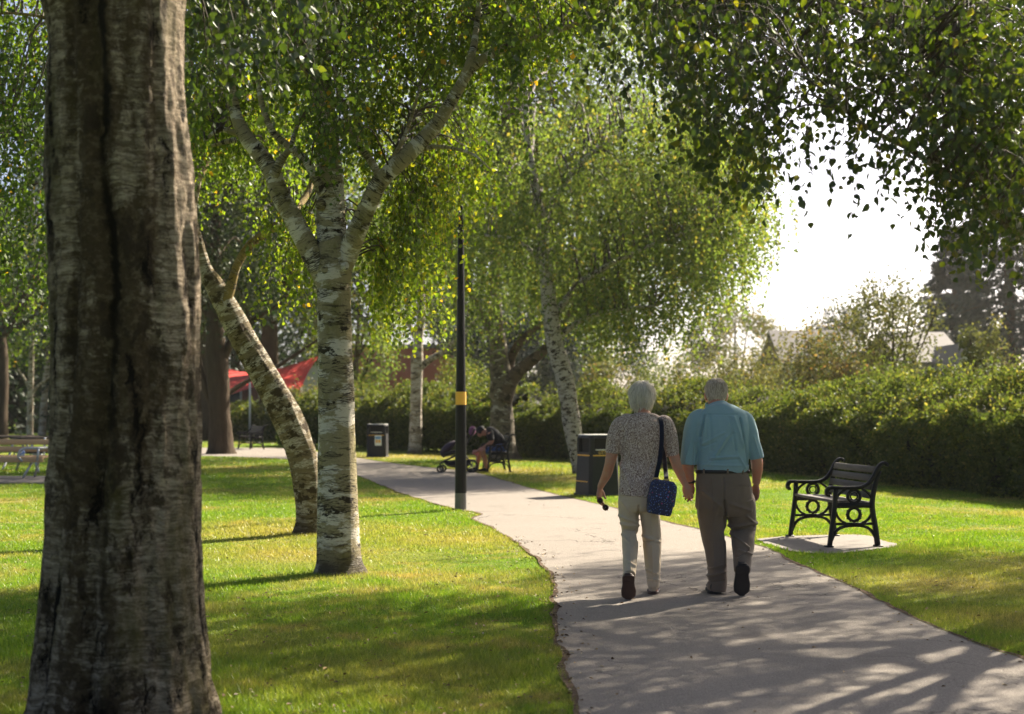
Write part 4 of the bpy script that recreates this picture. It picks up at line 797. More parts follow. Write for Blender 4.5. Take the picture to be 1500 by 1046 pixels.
def sail(label, c, dip, grp='shade sails by the brick building'):   # four-cornered canvas, edges drawn in, on posts
    c = np.array(c); n = 15; u = np.linspace(0, 1, n); U, V = np.meshgrid(u, u, indexing='ij'); base = np.array([c[:, 0].mean(), c[:, 1].mean(), 0])
    S = (c[0] * ((1 - U) * (1 - V))[..., None] + c[1] * (U * (1 - V))[..., None] + c[2] * (U * V)[..., None] + c[3] * ((1 - U) * V)[..., None]); mid = c.mean(0)
    k = 4 * (U * (1 - U) * (np.abs(V - .5) * 2) ** 2 + V * (1 - V) * (np.abs(U - .5) * 2) ** 2) * .09
    S = S + (mid - S) * k[..., None]; S[..., 2] -= dip * (U * (1 - U) * V * (1 - V)) * 16
    t = thing('shade_sail', label, 'shade sail', base, group=grp); m = MB(); v = S.reshape(-1, 3) - base; f = gridfaces(n, n, False); m.add(np.vstack([v, v - np.array([0, 0, .02])]), [f, f[:, ::-1] + n * n]); m.build('canvas', M_sail, t)
    for q in c:
        m = MB(); tube(m, [np.array([q[0], q[1], 0]) - base, np.array([q[0], q[1], q[2] + .15]) - base], .05, seg=8, n=2); m.build('post', M_white, t)
sail('red shade sail rising to a high corner beside the forked birch', [P(468, 521, 71), P(441, 572, 66), P(366, 558, 66), P(380, 548, 72)], .2)
sail('pinkish red shade sail left of the leaning birch', [P(296, 531, 73), P(394, 551, 72), P(390, 562, 67), P(300, 592, 66)], .1)
# ================================================================ park furniture
M_iron = plain('black_iron', (.007, .007, .008), .45, .3, 20, .15, Specular_IOR_Level=.3); M_slat = (lambda t: t.bsdf(t.mix(t.noise(t.scale(t.n('TexCoord').outputs['Object'], (3, 60, 60)), 1, 4), (.028, .024, .021), (.15, .135, .12)), .7, t.bump(t.noise(t.scale(t.n('TexCoord').outputs['Object'], (4, 90, 90)), 1, 3), .5, .006)))(NT('weathered_slat'))
def bench_parts(t, L=1.24, slatm=None, full=True):
    for sx in (-1, 1):
        m = MB(); x0 = sx * L / 2
        to3 = lambda q, h: np.column_stack([np.full(len(q), x0 + h), q[:, 0], q[:, 1]])
        rb = lambda pts, w, th=.035, n=None, cl=False: ribbon(m, pts, w, th, to3, n, cl)
        rb([(-.26, .0), (-.245, .12), (-.22, .3), (-.203, .44), (-.195, .59)], .042, .04, 14)
        rb([(.255, .0), (.235, .16), (.2, .36), (.195, .45), (.21, .56), (.245, .70), (.275, .78)], np.linspace(.05, .04, 18), .04, 18)
        rb([(-.262, .535), (-.275, .53), (-.288, .545), (-.288, .575), (-.27, .6), (-.235, .609), (-.12, .604), (.0, .604), (.08, .612), (.15, .645), (.205, .71), (.245, .785), (.275, .83), (.305, .853), (.335, .855), (.35, .84), (.345, .825)], .034, .052, 70)
        rb([(-.215, .425), (.205, .425)], .055, .034); rb([(-.235, .235), (.222, .235)], .026, .03)
        rb([(-.243, .06), (-.2, .15), (-.13, .2), (0, .218), (.13, .2), (.2, .145), (.245, .06)], .028, .03, 30)
        rb(circ((0, .518), .066), .026, .032, cl=True); rb(circ((0, .518), .037), .010, .02, cl=True); rb(circ((0, .33), .066), .026, .032, cl=True)
        for a in (.785, 2.356, 3.927, 5.498): rb([(.037 * math.cos(a), .518 + .037 * math.sin(a)), (.056 * math.cos(a), .518 + .056 * math.sin(a))], .010, .018)
        for k in range(12): a = k * math.pi / 6; rb([(.076 * math.cos(a), .33 + .076 * math.sin(a)), (.086 * math.cos(a), .33 + .086 * math.sin(a))], .014, .026)
        for s in (-1, 1):
            rb([(s * .20, .455), (s * .175, .52), (s * .13, .565), (s * .085, .592)], .022, .028, 14); rb([(s * .21, .40), (s * .18, .32), (s * .14, .27), (s * .09, .245)], .022, .028, 14)
        for y in (-.265, .26): box(m, (x0, y, .008), (.10, .075, .016), bev=.004)
        m.build('end_frame', M_iron, t)
    for k in range(5):
        m = MB(); box(m, (0, -.185 + .085 * k, .463 - .004 * k), (L - .05, .07, .028), bev=.006); m.build('seat_slat', slatm or M_slat, t)
    for k in range(4):
        f = k / 3; m = MB(); box(m, (0, .178 + .068 * f, .525 + .262 * f), (L - .05, .026, .068), rx=-.23, bev=.006); m.build('back_slat', slatm or M_slat, t)
bench = thing('park_bench', 'empty black iron park bench with weathered slats on a concrete slab', 'bench', (3.43, 15.22, .012), R(-82.5), 'iron park benches'); bench_parts(bench)
dup(bench, (-.36, 32.85, 0), R(-84), 'black park bench with the seated person beside the pram')
dup(bench, (-9.4, 51.2, 0), R(-60), 'distant dark bench between the broadleaf tree and the leaning birch')

# ---- lamp post
M_post = plain('black_post_paint', (.005, .005, .006), .4, .3, 8, .1, Specular_IOR_Level=.2); M_grey = plain('grey_post_foot', (.14, .132, .12), .7, .2, 12, .2); M_yel = plain('yellow_band', (.75, .40, .05), .6, .08, 6, .1); M_dull = plain('dark_grey_plastic', (.014, .015, .018), .55, .35, 5, .15, Specular_IOR_Level=.3)
lx, ly = G(675, 747)[:2]; t = thing('lamp_post', 'black lamp post with yellow band and grey foot beside the path', 'lamp post', (lx, ly, 0)); zz = lambda py: CAMZ - (py - 600) * ly / FPX
for nm, mt, a, b, r0, r1 in (('foot', M_grey, 749, 722, .086, .084), ('lower_post', M_post, 722, 593, .083, .073), ('yellow_band', M_yel, 593, 574, .0765, .0755), ('upper_post', M_post, 574, 330, .069, .042), ('top_post', M_post, 330, 246, .032, .030)):
    m = MB(); tube(m, [(0, 0, zz(a)), (0, 0, zz(b))], [r0, r1], seg=12 if nm != 'upper_post' else 16, n=6); m.build(nm, mt, t, nm in ('top_post',))
m = MB(); tube(m, [(0, 0, zz(250)), (.12, 0, zz(246)), (.22, 0, zz(247))], .022, seg=8, n=8); m.build('arm', M_post, t)
m = MB(); tube(m, [(.20, 0, zz(247)), (.26, 0, zz(247)), (.46, 0, zz(250)), (.52, 0, zz(251))], [.03, .07, .065, .02], [.02, .035, .032, .012], seg=16, n=16); m.build('lantern', M_dull, t)

# ---- litter bins: tapered body, corner pillars, open mouth, roof
M_gold = plain('gold_lettering', (.65, .42, .10), .5, .05, 5, 0); M_edge = plain('pale_roof_edge', (.55, .54, .50), .5, .1, 8, .1); M_void = plain('bin_inside', (.006, .006, .007), .9, .2, 8, 0); M_poster = plain('white_notice', (.75, .76, .74), .6, .05, 9, 0); M_blue_ink = plain('blue_notice_band', (.12, .30, .55), .6, .1, 9, 0)
def prism(m, z0, z1, s0, s1, ch=.05):    # chamfered square frustum
    def ring(s, z):
        a, b = s / 2, s / 2 - ch; return [(a, -b, z), (a, b, z), (b, a, z), (-b, a, z), (-a, b, z), (-a, -b, z), (-b, -a, z), (b, -a, z)]
    m.add(ring(s0, z0) + ring(s1, z1), [gridfaces(2, 8), np.arange(8)[None, ::-1], np.arange(8, 16)[None]])
def text(word, size, mt, parent, loc, rot, name='lettering'):
    cu = bpy.data.curves.new(name, 'FONT'); cu.body = word; cu.size = size; cu.extrude = .002; cu.align_x = 'CENTER'; cu.align_y = 'CENTER'
    o0 = bpy.data.objects.new(name, cu); me = bpy.data.meshes.new_from_object(o0); bpy.data.objects.remove(o0); me.materials.clear(); me.materials.append(mt); o = bpy.data.objects.new(name, me); C.objects.link(o); o.parent = parent; o.location = loc; o.rotation_euler = rot; return o
def bin_(label, x, y, rz, notice, H=1.0, s0=.58, s1=.50, word=True):
    t = thing('litter_bin', label, 'litter bin', (x, y, 0), rz, 'litter bins beside the path'); m = MB(); prism(m, .03, H * .70, s0 * .97, s1 * 1.04); o = m.build('body', M_dull, t, False)
    m = MB(); box(m, (0, 0, .02), (s0, s0, .04), bev=.01); m.build('plinth', M_dull, t, False)
    for sx in (-1, 1):
        for sy in (-1, 1):
            m = MB(); box(m, (sx * (s1 / 2 - .03), sy * (s1 / 2 - .03), H * .81), (.075, .075, H * .26), bev=.015); m.build('corner_post', M_dull, t, False)
    m = MB(); prism(m, H * .69, H * .93, s1 * .80, s1 * .80, .03); m.build('liner', M_void, t, False)
    m = MB(); prism(m, H * .935, H * .975, s1 * 1.05, s1 * 1.0); m.build('roof', M_dull, t, False); m = MB(); prism(m, H * .976, H * .99, s1 * 1.03, s1 * 1.01); m.build('roof_edge', M_edge, t, False)
    for sy, rot in ((-1, 0), (1, math.pi)):
        m = MB(); box(m, (0, sy * (s1 / 2 - .012), H * .745), (s1 * .62, .025, .022), bev=.004); m.build('sill', M_edge, t, False)
    m = MB(); ww = s1 * 1.035
    for q, sz in (((0, -ww / 2 - .004, H * .655), (s1 * .86, .006, .018)), ((-ww / 2 - .004, 0, H * .655), (.006, s1 * .86, .018))): box(m, q, sz)
    m.build('yellow_band', M_yel, t, False); m = MB()
    for q, sz in (((-s0 / 2 + .006, 0, H * .235), (.006, s0 * .70, .016)),): box(m, q, sz)
    m.build('yellow_band', M_yel, t, False)
    if word: text('LITTER', .075, M_gold, t, (0, -ww / 2 - .002, H * .70), (R(90), 0, 0))
    if notice:
        m = MB(); box(m, (.06, -s0 / 2 + .001, H * .50), (.2, .008, .30)); n_ = m.build('notice', M_poster, t, False)
        m = MB(); box(m, (.06, -s0 / 2 - .005, H * .58), (.17, .004, .07)); m.build('notice_heading', M_blue_ink, n_, False)
        m = MB()
        for k in range(2): box(m, (.02 + .08 * k, -s0 / 2 - .005, H * .48), (.06, .004, .09))
        m.build('notice_panel', M_yel, n_, False)
    return t
bin_('near grey litter bin behind the woman, showing pale roof edge', *(G(872, 727)[:2] + np.array([.05, .25])), R(24), False, 1.02, .60, .50)
bin_('far black litter bin with white notice right of the forked birch', *(G(552, 670)[:2] + np.array([0, .3])), R(-4), True, 1.0, .60, .54, False)

# ---- picnic tables at the left edge
M_wood = (lambda t: t.bsdf(t.mix(t.noise(t.scale(t.n('TexCoord').outputs['Object'], (2, 30, 30)), 1, 4), (.40, .25, .13), (.58, .41, .24)), .85, Specular_IOR_Level=.15))(NT('picnic_timber')); M_wood_dark = (lambda t: t.bsdf(t.mix(t.noise(t.scale(t.n('TexCoord').outputs['Object'], (2, 30, 30)), 1, 4), (.05, .042, .036), (.11, .09, .075)), .9, Specular_IOR_Level=.1))(NT('dark_picnic_timber'))
M_galv = plain('galvanised_steel', (.42, .44, .46), .45, .1, 10, .1, Metallic=.6)
def picnic(label, x, y, rz, wood, L=1.9):
    t = thing('picnic_table', label, 'picnic table', (x, y, .045), rz, 'picnic tables on the lawn')
    for k in range(5): m = MB(); box(m, (0, -.3 + .15 * k, .74), (L, .135, .045), bev=.006); m.build('table_plank', wood, t)
    for s in (-1, 1):
        for k in range(2): m = MB(); box(m, (0, s * (.66 + .14 * k), .44), (L, .125, .045), bev=.006); m.build('bench_plank', wood, t)
    for sx in (-1, 1):
        m = MB(); x0 = sx * (L / 2 - .28)
        for s in (-1, 1): tube(m, [(x0, s * .22, .71), (x0, s * .42, .36), (x0, s * .72, 0)], .026, seg=8, n=10)
        tube(m, [(x0, -.86, .405), (x0, .86, .405)], .024, seg=8, n=2); tube(m, [(x0, -.34, .705), (x0, .34, .705)], .022, seg=8, n=2)
        for s in (-1, 1): tube(m, [(x0, s * .86, .405), (x0, s * .88, .30), (x0, s * .66, .30)], .02, seg=8, n=8)
        m.build('steel_frame', M_galv, t)
    return t
def timber_bench(label, x, y, rz, L=1.9):   # two back planks, seat planks and bent steel end frames, facing the camera
    t = thing('timber_bench', label, 'bench', (x, y, .045), rz)
    for z, yy in ((.715, .30), (.57, .26)): m = MB(); box(m, (0, yy, z), (L, .04, .105), rx=-.2, bev=.008); m.build('back_plank', M_wood, t)
    for k in range(3): m = MB(); box(m, (0, -.26 + .16 * k, .41 + .008 * k), (L, .145, .05), bev=.01); m.build('seat_plank', M_wood, t)
    m = MB(); box(m, (0, -.345, .375), (L, .035, .11), bev=.008); m.build('seat_apron', M_wood, t)
    for sx in (-1, 1):
        m = MB(); x0 = sx * (L / 2 - .20)
        tube(m, [(x0 - sx * .2, -.36, .34), (x0 - sx * .28, -.38, .45), (x0 - sx * .18, -.38, .59), (x0 + sx * .10, -.36, .60), (x0 + sx * .17, -.2, .60), (x0 + sx * .15, .24, .60)], .024, seg=8, n=26); tube(m, [(x0 + sx * .12, -.38, .59), (x0 + sx * .10, -.38, .34)], .024, seg=8, n=3)
        tube(m, [(x0 + sx * .05, .34, .80), (x0 + sx * .05, .24, .42), (x0 + sx * .05, -.30, .36)], .022, seg=8, n=14); tube(m, [(x0 - sx * .02, -.2, .38), (x0 - sx * .20, -.34, 0)], .024, seg=8, n=3); tube(m, [(x0 - sx * .02, .2, .40), (x0 - sx * .16, .36, 0)], .024, seg=8, n=3)
        m.build('steel_frame', M_galv, t)
timber_bench('light timber bench with bent steel end frames at the left edge', -10.35, 28.75, R(3))
picnic('dark picnic table behind the light timber one', -12.2, 33.5, R(-12), M_wood_dark); picnic('dark weathered picnic table half hidden by the thick birch', -10.3, 32.2, R(38), M_wood_dark)
m = MB(); tube(m, [(0, 0, 0), (.01, 0, .07), (0, .01, .10), (.01, 0, .14)], [.06, .08, .06, .02], [.03, .035, .035, .012], seg=14, n=16, nz=.2, nzs=(14, 14, 14)); 
M_pack = (lambda t: t.bsdf(t.ramp(t.noise(t.n('TexCoord').outputs['Object'], 9, 2), [(.42, (.7, .72, .75)), (.5, (.05, .18, .55)), (.6, (.6, .65, .7))]), .4))(NT('printed_packet'))
tag(m.build('packet', M_pack, loc=(-9.85, 28.55, .485)), 'crumpled blue and white packet on the picnic bench', 'packet')

# ---- pram
M_fab = plain('black_pram_fabric', (.014, .012, .016), .8, .3, 14, .3); M_purple = plain('purple_fabric', (.16, .045, .11), .8, .4, 10, .4); M_rub = plain('black_rubber', (.015, .015, .015), .7, .2, 20, .2); M_rim = plain('grey_rim', (.18, .18, .18), .4, .1, 9, 0)
pc = G(671, 692); t = thing('pram', 'black three quarter hidden pram behind the lamp post', 'pram', (*pc[:2], 0), R(2))
def ringtube(m, c, r, w, ax='y', n=28):
    a = np.linspace(0, 2 * math.pi, n); tube(m, [(c[0] + r * math.cos(q), c[1], c[2] + r * math.sin(q)) for q in a], w, seg=8, cap=False, ref=(0, 1, 0))
for x, r in ((-.40, .085), (.31, .145)):
    for s in (-1, 1):
        m = MB(); y = s * (.20 if r < .1 else .27); ringtube(m, (x + (.06 if (s > 0 and r < .1) else 0), y, r), r - .02, .02); w = m.build('wheel', M_rub, t); m = MB(); x_ = x + (.06 if (s > 0 and r < .1) else 0)
        for k in range(5): a = k * 1.257; tube(m, [(x_, y, r), (x_ + (r - .025) * math.cos(a), y, r + (r - .025) * math.sin(a))], .008, seg=6, n=2)
        tube(m, [(x_, y - .02, r), (x_, y + .02, r)], .022, seg=10, n=2); m.build('spokes', M_rim, w)
m = MB()
for s in (-1, 1):
    tube(m, [(-.40, s * .2, .09), (-.38, s * .21, .22), (-.1, s * .24, .36), (.12, s * .25, .52), (.32, s * .25, .86), (.36, s * .25, .95)], .015, seg=8, n=24); tube(m, [(.31, s * .27, .15), (.2, s * .26, .34), (.02, s * .25, .46)], .015, seg=8, n=12)
tube(m, [(.36, -.25, .95), (.385, -.15, .985), (.385, .15, .985), (.36, .25, .95)], .018, seg=8, n=16); m.build('chassis', M_iron, t)
m = MB(); tube(m, [(-.32, 0, .28), (-.2, 0, .20), (.0, 0, .2), (.2, 0, .22), (.26, 0, .3)], [.02, .07, .09, .09, .03], [.2, .22, .22, .22, .2], seg=16, n=20, ref=(0, 0, 1)); m.build('basket', M_fab, t)
m = MB(); tube(m, [(-.36, 0, .36), (-.30, 0, .42), (-.12, 0, .46), (.06, 0, .52), (.16, 0, .74), (.2, 0, .84)], [.05, .07, .05, .07, .06, .02], [.16, .19, .2, .2, .19, .14], seg=16, n=26, ref=(0, 0, 1)); m.build('seat', M_fab, t)
m = MB(); tube(m, [(-.38, 0, .42), (-.3, 0, .5), (-.16, 0, .62), (-.06, 0, .70)], [.06, .085, .08, .03], [.16, .2, .2, .14], seg=16, n=18, ref=(0, 0, 1)); m.build('foot_muff', plain('purple_black_fabric', (.03, .018, .035), .85, .5, 12, .4), t)
m = MB(); tube(m, [(.30, -.02, .84), (.32, -.02, .90), (.335, 0, .98), (.37, 0, 1.03)], [.05, .085, .085, .03], [.12, .17, .16, .06], seg=16, n=18, ref=(1, 0, 0), nz=.18, nzs=(9, 9, 9)); 
tag(m.build('cloth_bundle', M_purple, loc=(pc[0], pc[1], 0)), 'purple bundle of cloth hung over the pram handle', 'bundle')
# ================================================================ people
def skin_mat(name, col):
    t = NT(name); ps = t.n('TexCoord').outputs['Object']; a = t.noise(ps, 18, 4); b = t.noise(ps, 90, 3)
    c = t.mix(t.step(a, .35, .7), col, tuple(x * y for x, y in zip(col, (1.08, .78, .72))))
    return t.bsdf(c, .5, t.bump(b, .25, .004), Subsurface_Weight=.12, Subsurface_Radius=(.012, .004, .002), Subsurface_Scale=1.0)
M_skin_w, M_skin_m = skin_mat('skin_fair', (.46, .26, .17)), skin_mat('skin_ruddy', (.48, .24, .155))
def cloth_mat(name, col, weave=260, var=.12, bump=.25, pat=None):
    t = NT(name); ps = t.n('TexCoord').outputs['Object']; nz = t.noise(ps, 7, 4)
    c = t.mix(nz, tuple(x * (1 - var) for x in col), tuple(x * (1 + var) for x in col))
    if pat: c = pat(t, ps)
    return t.bsdf(c, .85, t.bump(t.math('ADD', t.math('MULTIPLY', t.noise(ps, weave, 2), .25), t.noise(ps, 22, 4)), bump, .012), Sheen_Weight=.15, Specular_IOR_Level=.2)
def blouse_pat(t, ps):
    a = t.noise(t.scale(ps, (1.3, 1.3, .8)), 95, 3, .7); b = t.noise(ps, 190, 2, .6); st = t.noise(t.scale(ps, (60, 60, 9)), 1, 2)
    c = t.mix(t.step(t.math('ADD', t.math('MULTIPLY', a, .7), t.math('MULTIPLY', b, .3)), .45, .56), (.18, .115, .092), (.64, .53, .45))
    return t.mix(t.step(st, .5, .65), c, t.mix(t.step(b, .42, .58), (.24, .16, .13), (.54, .44, .37)))
M_blouse = cloth_mat('mottled_blouse', (.3, .2, .17), pat=blouse_pat)
M_shirt = cloth_mat('teal_shirt', (.235, .37, .41), 300, .08, .22); M_beige = cloth_mat('beige_cotton', (.52, .42, .29), 300, .07, .3); M_taupe = cloth_mat('taupe_wool', (.165, .125, .090), 320, .12, .25)
M_belt = plain('black_leather', (.014, .012, .011), .4, .3, 20, .2); M_shoe = plain('black_shoe', (.016, .014, .013), .45, .3, 20, .3); M_sole = plain('dark_rubber_sole', (.020, .016, .014), .75, .4, 25, .5); M_bshoe = plain('beige_shoe', (.46, .37, .26), .6, .15, 16, .3); M_brsole = plain('brown_sole', (.055, .026, .016), .6, .4, 22, .4)
M_hair_w = (lambda t: t.bsdf(t.mix(t.attr('rnd', 'Fac'), (.50, .45, .365), (.93, .87, .77)), .5, t.bump(t.noise(t.scale(t.n('TexCoord').outputs['Object'], (90, 90, 8)), 1, 3), .6, .01)))(NT('silver_hair'))
M_hair_m = (lambda t: t.bsdf(t.mix(t.attr('rnd', 'Fac'), (.30, .235, .175), (.80, .70, .58)), .55, t.bump(t.noise(t.scale(t.n('TexCoord').outputs['Object'], (70, 70, 16)), 1, 3), .6, .01)))(NT('grey_brown_hair'))
M_eye = plain('eye', (.5, .48, .45), .2, .05, 9, 0)
def bonehand(mb, w, d, n, lat, curl, s=1.0, spread=.06, thumb=(.55, .75, .25)):
    """palm and five fingers: w wrist, d finger direction, n palm normal, lat towards the thumb"""
    w = np.asarray(w, float); d = nrm(d); n = nrm(np.asarray(n, float) - (np.asarray(n) @ d) * d); l = np.cross(d, n); l = l * np.sign(l @ np.asarray(lat, float) or 1)
    tube(mb, [w - d * .03 * s, w + d * .012 * s, w + d * .05 * s, w + d * .09 * s + n * .004], np.array([.024, .029, .040, .038]) * s, np.array([.018, .017, .016, .012]) * s, seg=16, n=12, ref=l)
    for k, (o, ln, r) in enumerate(((.029, .070, .0088), (.010, .079, .0092), (-.010, .073, .0088), (-.028, .056, .0076))):
        p = w + d * (.088 - .006 * abs(k - 1)) * s + l * o * s; dd = nrm(d + l * (spread * (1.3 - k))); path = [p - d * .02 * s, p]; a = curl[k] * .35
        for f, m in ((.45, 1), (.32, 1.5), (.23, 1.0)):
            dk = dd * math.cos(a) + n * math.sin(a); p = p + dk * ln * f * s; path.append(p); a += curl[k] * .5 * m
        tube(mb, path, np.array([r, r, r * .96, r * .9, r * .72]) * s, seg=10, n=16)
    p = w + d * .022 * s + l * .022 * s; q = p + (d * thumb[0] + l * thumb[1] + n * thumb[2]) * .042 * s
    tube(mb, [p - l * .012 * s, p, q, q + (d * .85 + n * .35) * .030 * s, q + (d * .8 + n * .6) * .052 * s], np.array([.012, .0135, .0115, .010, .0075]) * s, seg=10, n=16)
def head(mb, c, s=1.0, tilt=0.0, ear=True, male=False):
    """skull facing +y (away), with jaw, nose, brow, lips and ears; tilt > 0 looks down"""
    Rm = rotm(-tilt, 0, 0); E = lambda p, r: ellipsoid(mb, c + Rm @ (np.array(p) * s), np.array(r) * s, 20, 14, Rm)
    E((0, -.012, .028), (.074, .092, .086)); E((0, .025, -.02), (.062, .068, .075)); E((0, .045, -.075), (.046, .046, .034)); E((0, .088, .028), (.05, .014, .012)); E((0, .086, -.055), (.022, .012, .007)); E((0, .085, -.066), (.020, .012, .007)); E((0, .088, -.088), (.02, .016, .013))
    tube(mb, [c + Rm @ (np.array(q) * s) for q in ((0, .085, .025), (0, .105, -.01), (0, .114, -.026), (0, .09, -.034))], np.array([.008, .011, .014, .009]) * s, seg=10, n=10)
    for sx in (-1, 1):
        E((sx * .046, .062, -.015), (.022, .022, .02))
        if ear: E((sx * .080, -.004, -.008), (.011, .021, .034)); E((sx * .079, .0, -.034), (.008, .012, .014))
    return Rm
def eyes(t, c, Rm, s, off):
    for sx in (-1, 1): m = MB(); ellipsoid(m, c + Rm @ (np.array((sx * .031, .078, .008)) * s), np.array((.013, .011, .010)) * s, 12, 8); m.build('eye', M_eye, t)
FL = np.array([1, .04, 1])
def garment(mb, voxel, smooth, folds=(), wr=.003, wsc=(9, 9, 5), seed=0, extra=None):
    v, fs = remesh(mb, voxel, smooth); nn = vnormals(v, fs); d = wr * fbm(v * np.array(wsc), seed, 3)
    for a, b, w, am in folds: d = d + 1.8 * am * np.exp(-(segdist(v * FL, np.asarray(a) * FL, np.asarray(b) * FL) / w) ** 2)
    v = v + nn * d[:, None]
    if extra: v = extra(v)
    o = MB(); o.add(v, fs); return o
def fuse(mb, voxel=.004, smooth=3): v, fs = remesh(mb, voxel, smooth); o = MB(); o.add(v, fs); return o
class Fig:                        # local frame: feet at the origin, +y = walking direction
    def __init__(s, px, py): s.r = G(px, py); s.k = FPX / s.r[1]
    def __call__(s, px, py, dy=0.): return P(px, py, s.r[1] + dy) - s.r
    def rings(s, mb, rows, seg=36, n=None, ex=2.0): # (px, py, half width px, half depth m, dy)
        p = np.array([s(a, b, e) for a, b, c, d, e in rows]); tube(mb, p, [q[2] / s.k for q in rows], [q[3] for q in rows], seg=seg, n=n or len(rows) * 5, ref=(1, 0, 0), ex=ex)
    def cord(s, mb, rows, seg=20, n=None):          # (px, py, radius px, dy)
        p = np.array([s(a, b, e) for a, b, c, e in rows]); tube(mb, p, [q[2] / s.k for q in rows], seg=seg, n=n or len(rows) * 5, ref=(0, 1, 0) if 0 else None)
def hair_strands(m, v, nn, ok, n, g, ln, crown, rad=.0014, lift=.004):
    """short strands combed down over the hair surface from roots on it"""
    ix = np.flatnonzero(ok); ix = ix[g.integers(0, len(ix), n)]; p = v[ix] + nn[ix] * lift * g.random((n, 1)); out = p - crown; dn = np.array([0, 0, -1.]) + .9 * nrm(out * np.array([1, 1, 0])) * np.clip(nn[ix][:, 2:], 0, 1) * 2
    for a, nv, d in zip(p, nn[ix], dn):
        d = d + g.normal(0, .14, 3); t_ = nrm(d - nv * (d @ nv)); l = ln * (.6 + .8 * g.random()); q = np.array([a - nv * .004, a + t_ * l * .35 + nv * .002, a + t_ * l * .7 + nv * .0015 + np.array([0, 0, -.05 * l]), a + t_ * l + np.array([0, 0, -.18 * l])])
        tube(m, q, [rad, rad * 1.2, rad, rad * .3], seg=4, cap=False, rnd=g.random())

# ---------------------------------------------------------------- the woman
F = Fig(936, 872); t = thing('person', 'woman with silver hair in mottled brown blouse and beige trousers walking away', 'person', F.r, group='couple walking hand in hand')
body = MB(); hc = F(940, 582, .045); Rm = head(body, hc, .98, .10, True)
F.rings(body, [(941, 598, 8.6, .05, .015), (942, 604, 9, .055, .005), (943, 610, 13, .06, 0), (942, 617, 32, .075, -.005), (940, 640, 31, .09, -.01), (938, 680, 26, .085, -.01), (935, 720, 26, .10, -.01), (934, 735, 24, .1, -.01), (934, 744, 10, .06, -.01)], 28)
F.cord(body, [(910, 621, 9, 0), (902, 640, 9.2, 0), (897, 662, 8.8, .0), (893, 680, 7.6, .01), (889, 694, 7.2, .04), (883, 706, 5.6, .07), (879, 714, 4.6, .09)])
F.cord(body, [(971, 621, 9, 0), (980, 642, 9, -.01), (986, 664, 8.4, -.02), (991, 681, 7.2, -.02), (997, 695, 6.4, .0), (1001, 704, 5.2, .01), (1004, 710, 4.5, .015)])
bonehand(body, F(879, 714, .09), (-.10, .10, -1), (.8, -.55, 0), (.3, 1, 0), (.9, .8, .75, .7), .92, thumb=(.75, .55, .35))
bonehand(body, F(1004, 709, .010), (.24, .04, -1), (.25, 1, 0), (1, 0, 0), (1.1, 1.15, 1.2, 1.2), .92, thumb=(.75, .45, .5))
LL = [(924, 735, 13, .0), (924, 776, 7, .03), (922, 812, 6, -.15), (921, 838, 5, -.30)]; RL = [(950, 735, 13, .0), (955, 785, 9.5, .06), (957, 830, 8, .04), (957, 858, 6, .02)]
F.cord(body, LL); F.cord(body, RL); F.cord(body, [(921, 838, 6, -.31), (921, 856, 7, -.30), (921, 874, 6, -.27)]); F.cord(body, [(957, 862, 6, .0), (957, 865, 7, .08), (957, 868, 6, .17)])
fuse(body).build('body', M_skin_w, t); eyes(t, hc, Rm, .98, 0)
m = MB(); hr = np.array((.092, .104, .101)); hcen = hc + np.array([0, -.018, .024]); g = np.random.default_rng(5)
h2 = MB(); ellipsoid(h2, hcen, hr, 28, 20); F.rings(h2, [(940, 570, 14, .08, .022), (940, 576, 16, .092, .018), (940, 583, 16.8, .092, .016), (940.5, 590, 15.8, .08, .010), (941, 596, 12, .06, .0), (941, 600, 8, .03, -.02)], 28)
v, fs = remesh(h2, .006, 5); v = v + vnormals(v, fs) * (.004 * vnoise(np.column_stack([np.arctan2(v[:, 0] - hcen[0], v[:, 1] - hcen[1]) * 16, v[:, 2] * 14, v[:, 2] * 0]), 3))[:, None]; keep = np.ones(len(v), bool)
face = (v[:, 1] - hc[1] > .055) & (v[:, 2] < hc[2] + .055); v[face, 1] = np.minimum(v[face, 1], hc[1] + .05)
m.add(v, fs, rnd=np.clip(.45 + .35 * vnoise(np.column_stack([np.arctan2(v[:, 0] - hcen[0], v[:, 1] - hcen[1]) * 14, v[:, 2] * 9, 0 * v[:, 2]]), 8), 0, 1))
hair_strands(m, v, vnormals(v, fs), ~face, 1900, g, .05, hcen + np.array([0, -.02, .1]), .0013, .002)
m.build('hair', M_hair_w, t)
b = MB(); F.rings(b, [(943, 606.5, 16, .062, 0), (943, 611, 27, .076, -.005), (942, 616, 33, .086, -.01), (941, 625, 35, .098, -.02), (940, 642, 32.5, .108, -.025), (939, 660, 30, .106, -.015), (938, 678, 28.5, .104, -.01), (936, 695, 28.5, .112, -.015), (935, 712, 28.5, .122, -.02), (934, 726, 28.5, .124, -.02)], 40, ex=2.2)
F.cord(b, [(918, 616, 9, -.005), (909, 622, 12.5, -.005), (903, 636, 12.5, -.005), (900, 650, 11.8, 0), (898, 664, 10.6, 0)]); F.cord(b, [(964, 615, 9, -.005), (973, 621, 12.5, -.005), (979, 636, 12, -.01), (983, 652, 10.6, -.015), (985.5, 668, 9.2, -.02)])
q = lambda a, b_, dy=-.12: F(a, b_, dy)
garment(b, .006, 4, [(q(918, 640), q(930, 690), .012, .004), (q(960, 640), q(950, 690), .012, -.004), (q(910, 680), q(925, 715), .014, .005), (q(964, 672), q(948, 700), .012, .006), (q(925, 650), q(955, 655), .015, -.003), (q(913, 632), q(913, 672), .007, -.010), (q(969, 632), q(967, 670), .007, -.010), (q(922, 700), q(930, 726), .012, -.005)], .004, (8, 8, 5), 2).build('blouse', M_blouse, t)
